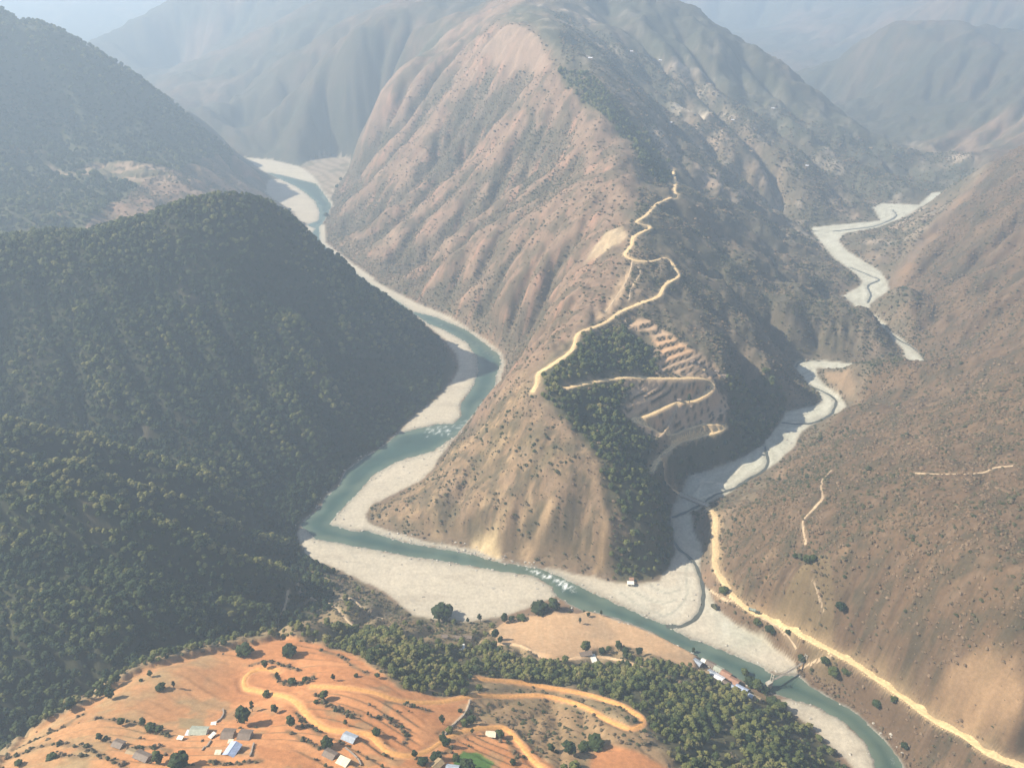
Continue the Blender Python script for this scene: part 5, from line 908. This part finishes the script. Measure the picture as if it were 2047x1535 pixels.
for a in ((1393,1323,6.6,7.0,-40,'metal_blue_grey','stone_wall','blue-grey roofed house at the field end of the riverside row'),(1407,1321,4.0,3.6,-38,'white_sheet','whitewash','small white-roofed house on the river side of the row'),(1420,1327,7.5,4.8,-38,'slate_brown','whitewash','brown-roofed house with a white front in the riverside row'),(1436,1337,6.8,5.6,-38,'metal_grey_green','whitewash','grey-green roofed house with a white front in the riverside row'),
          (1406,1343,8.0,4.2,-12,'thatch','mud_wall','tan thatched house on the wood side of the riverside row'),(1424,1345,7.6,6.0,-38,'metal_blue_grey','stone_wall','first of the two long blue-grey roofs in the riverside row'),(1437,1354,7.0,6.2,-38,'metal_pale','stone_wall','paler blue roof just below the long blue-grey one in the riverside row'),(1450,1348,7.4,5.8,-40,'rust','mud_wall','rust-red roofed house in the middle of the riverside row'),
          (1466,1361,7.6,6.4,-40,'rust','mud_wall','brighter rust-orange roof right of the rust-red one'),(1451,1364,5.4,3.8,-38,'slate_brown','stone_wall','low brown-roofed house on the wood side below the rust roofs'),(1460,1369,4.2,3.0,-38,'metal_blue_grey','stone_wall','small blue-roofed hut on the wood side below the rust roofs'),(1482,1375,9.0,4.6,-38,'metal_blue','stone_wall','long light-blue roofed house at the footbridge end of the row'),
          (1498,1388,5.0,3.0,-38,'metal_blue_grey','stone_wall','last small grey roof of the riverside row'),(1512,1394,4.8,4.0,-30,'thatch','mud_wall','thatched hut standing past the end of the riverside row')):
    house(*a[:4], 2.8, *a[4:], RG, seed=int(a[0]))
house(1186,1314,8.0,3.6,2.8,100,'white_sheet','whitewash','narrow white-roofed shed beside the track below the tan field',None,mono=True,cat='shed',name='shed')
house(1171,1306,9.0,3.4,2.5,14,'slate_brown','stone_wall','long dark-roofed shed left of the white-walled shed',None,mono=True,cat='shed',name='shed')
house(1260,1166,5.4,4.0,2.8,-4,'white_sheet','whitewash','small white hut at the foot of the spur on the gravel',None,cat='hut',name='hut')
house(1262,1158,3.4,2.4,2.2,-4,'rust','mud_wall','tiny rust-roofed shelter behind the white hut on the gravel',None,mono=True,cat='hut',name='hut')
for px_, L, lab in ((889,5.0,'short white-walled hut at the left of the line in the wood'),(913,9.0,'longest white-fronted building of the line in the wood'),(934,9.0,'white-fronted building at the right of the line in the wood')):
    house(px_, 1272 if px_ > 900 else 1271, L * 0.75, 2.4, 2.4, -4, 'slate_brown', 'whitewash', lab, 'white buildings half hidden in the wood', mono=True, cat='building', name='building')
house(922,1293,4.6,4.0,3.2,10,'white_sheet','whitewash','small white hut among the trees under the line of white buildings',None,mono=True,cat='hut',name='hut')
for px_, py_, rf, lab in ((1383,716,'slate_brown','dark-roofed farmhouse among the upper terraces of the spur'),(1380,719,'slate_brown','tiny stone house at the left of the terrace hamlet'),(1394,722,'slate_brown','brown farmhouse at the right of the terrace hamlet'),(1404,735,'thatch','thatched farmhouse below the terrace hamlet'),(1432,738,'slate_brown','dark-roofed hut at the outer edge of the terraces'),(1446,745,'slate_brown','second dark-roofed hut at the outer edge of the terraces'),(1378,804,'slate_brown','tiny dark hut above the zigzag road'),(1356,798,'slate_brown','tiny dark hut on the inner side of the zigzag road'),(1415,762,'slate_brown','dark hut by the upper bend of the zigzag road'),(1395,765,'thatch','thatched hut inside the upper bend of the zigzag road')):
    house(px_, py_, 6.0, 4.4, 2.4, -20, rf, 'stone_wall', lab, 'farmhouses on the spur terraces', cat='farmhouse', name='farmhouse')
for i, (px_, py_) in enumerate([(1262,102),(1342,132),(1320,118),(1290,228),(1340,243),(1500,300),(1180,115),(1420,225),(1465,238),(1400,180),(1612,330),(1740,295),(1545,215),(1338,268)]):
    x, y = pick(px_, py_); house(px_, py_, 7.5, 5, 3, -10, 'thatch' if i % 2 else 'metal_pale', 'mud_wall', 'far pale farmhouse on the hazy terraced massif', 'distant farmhouses on the massif', cat='farmhouse', name='farmhouse')
# ------------------------------------------------------------------ dry-stone walls
for L_, lab in (([(940,1400),(934,1418),(925,1432),(912,1444),(902,1456),(890,1468)], 'crooked dry-stone wall beside the path above the cream shed'), ([(446,1418),(447,1428),(440,1438),(432,1444)], 'short earth wall running up from the tiny white outhouse'), ([(422,1480),(414,1492),(404,1500)], 'low wall along the lane below the metal-roofed house'), ([(508,1486),(504,1500),(500,1512)], 'low broken wall right of the blue-roofed house'), ([(690,1495),(704,1506),(716,1518),(722,1530)], 'low wall below the house standing by the lower road')):
    line = smooth_line(wpoly(L_), 5); o_ = line[0]; g = random.Random(len(lab)); z0 = float(H(*o_)); w = MB()
    for a_, b_ in zip(line[:-1], line[1:]):
        c_ = (a_ + b_) / 2; ln_ = float(np.hypot(*(b_ - a_))); w.box(c_[0] - o_[0], c_[1] - o_[1], float(H(*c_)) - z0 - 0.4, ln_ * 0.98, g.uniform(0.55, 0.8), g.uniform(1.1, 1.6), math.atan2(*(b_ - a_)[::-1]))
    ob = w.build('stone_wall', M['stone_wall']); ob.location = (o_[0], o_[1], z0); tag(ob, lab, 'wall', kind='thing')
# ------------------------------------------------------------------ road bridge over the side stream
ax, ay = pick(1360, 990); bx, by = pick(1413, 1013); az, bz = float(H(ax, ay)) + 0.3, float(H(bx, by)) + 0.3; dz = max(az, bz, 5.5); br = math.atan2(by - ay, bx - ax); BL = math.hypot(bx - ax, by - ay)
e = empty('road_bridge', ((ax + bx) / 2, (ay + by) / 2, dz), br, 'straight pale concrete road bridge crossing the side stream', 'bridge')
MB().box(0, 0, -0.7, BL + 3, 5.4, 0.8).build('deck', M['concrete'], e)
for s in (-1, 1):
    MB().box(0, s * 2.55, 0.1, BL + 3, 0.3, 1.0).build('parapet', M['concrete'], e); MB().box(0, s * 1.8, -2.0, BL - 1, 0.5, 1.3).build('girder', M['steel'], e)
for k in (-0.48, 0.0, 0.48): MB().box(k * BL, 0, -dz - 1, 1.4, 4.6, dz - 1.0).build('pier', M['concrete'], e)
# ------------------------------------------------------------------ suspension footbridge
ax, ay = on_floor(1606, 1334); bx, by = on_floor(1540, 1373); az = 7.5
br = math.atan2(by - ay, bx - ax); BL = math.hypot(bx - ax, by - ay)
e = empty('footbridge', ((ax + bx) / 2, (ay + by) / 2, az), br, 'thin suspension footbridge spanning the green river near the houses', 'footbridge')
sag = lambda u: -1.1 * (1 - (2 * u / BL) ** 2)
dk = MB()
us = np.linspace(-BL / 2, BL / 2, 25)
for u0, u1 in zip(us[:-1], us[1:]):
    V = [(u0, -0.8, sag(u0)), (u1, -0.8, sag(u1)), (u1, 0.8, sag(u1)), (u0, 0.8, sag(u0))]; dk.add(V + [(a, b, c - 0.18) for a, b, c in V], [(0, 1, 2, 3), (7, 6, 5, 4), (0, 4, 5, 1), (1, 5, 6, 2), (2, 6, 7, 3), (3, 7, 4, 0)])
dk.build('deck', M['planks'], e)
for s in (-1, 1):
    MB().tube([(u, s * 0.95, 1.1 + 6.2 * (2 * u / BL) ** 2 - 0.4) for u in us], 0.09, 5).build('cable', M['cable'], e)
    hg = MB()
    for u in us[1:-1]: hg.tube([(u, s * 0.9, sag(u)), (u, s * 0.95, 0.7 + 6.2 * (2 * u / BL) ** 2)], 0.035, 4)
    hg.build('hanger', M['cable'], e)['kind'] = 'stuff'
    MB().tube([(u, s * 0.85, sag(u) + 1.0) for u in us], 0.04, 4).build('handrail', M['cable'], e)
    tw = MB()
    for q in (-1.1, 1.1): tw.box(s * BL / 2, q, -az - 1, 0.6, 0.5, az + 8.2)
    tw.box(s * BL / 2, 0, 6.2, 0.5, 2.7, 0.5).box(s * BL / 2, 0, 3.2, 0.4, 1.7, 0.35); tw.build('tower', M['concrete'], e)
    MB().box(s * (BL / 2 + 3.0), 0, -az - 1, 5.0, 3.2, az + 0.8).build('abutment', M['concrete'], e)
# ------------------------------------------------------------------ vehicles on the hillside road
def vehicle(px_, py_, yaw, body, label, name, cat, Lg, bed):
    x, y = pick(px_, py_); z = float(H(x, y)) + 0.25; e = empty(name, (x, y, z), R(yaw), label, cat)
    b = MB().box(0, 0, 0.55, Lg, 2.0, 0.55); b.build('chassis', M['paint_dark'], e)
    MB().box(Lg * 0.36, 0, 1.1, Lg * 0.26, 2.0, 1.25).box(Lg * 0.34, 0, 2.35, Lg * 0.2, 1.8, 0.12).build('cab', M[body], e)
    MB().box(Lg * 0.495, 0, 1.5, 0.06, 1.7, 0.7).build('windscreen', M['window_glass'], e)
    if bed:
        q = MB(); q.box(-Lg * 0.15, -1.0, 1.1, Lg * 0.66, 0.1, 0.9).box(-Lg * 0.15, 1.0, 1.1, Lg * 0.66, 0.1, 0.9).box(-Lg * 0.48, 0, 1.1, 0.1, 2.0, 0.9).box(-Lg * 0.15, 0, 1.08, Lg * 0.66, 1.9, 0.08); q.build('cargo_bed', M[body], e)
    else: MB().box(-Lg * 0.12, 0, 1.1, Lg * 0.7, 1.9, 0.95).build('body', M[body], e)
    for u in (-0.32, 0.32):
        for s in (-1, 1): MB().tube([(u * Lg, s * 0.75, 0.5), (u * Lg, s * 1.05, 0.5)], 0.5, 12).build('wheel', M['rubber'], e)
vehicle(1503,1221,-28,'paint_green','pale green truck stopped on the hillside road beside the orange cut','truck','truck',6.2,True)
vehicle(1514,1226,-28,'paint_dark','small dark vehicle just right of the pale truck','van','van',4.0,False)
# ------------------------------------------------------------------ river boulders
x, y = scatter(2.6, -480, 420, 380, 1300); f_wd = field(WDn); f_g = field(gravel)
nb = f_wd(x, y); pr = ((nb > -1.0) & (nb < 5)) * 0.16 + ((nb > -1) & (nb < 12) & (poly_sd(x, y, GRAVEL['bend_bar']) < 4) & (x > -130)) * 0.35 + (f_g(x, y) > 0.5) * 0.022
k = (RNG.random(x.size) < pr) & (f_flat(x, y) < 6); x, y = x[k], y[k]; z = H(x, y); k = inframe(x, y, z, 60, 60); x, y, z = x[k], y[k], z[k]
rb = MB()
for i in range(len(x)):
    s = RNG.uniform(0.3, 1.0) ** 1.5 * 1.6; v = ICO1_V * (1 + 0.25 * RNG.standard_normal(len(ICO1_V)))[:, None] * np.array([s, s * RNG.uniform(0.6, 1), s * 0.6]); rb.add(v + np.array([x[i], y[i], z[i]]), ICO1_F)
o = rb.build('boulders', M['boulder_stone']); o['kind'] = 'stuff'; o['label'] = 'pale boulders strewn along the river edges'
print('done', round(time.time() - T0, 1))
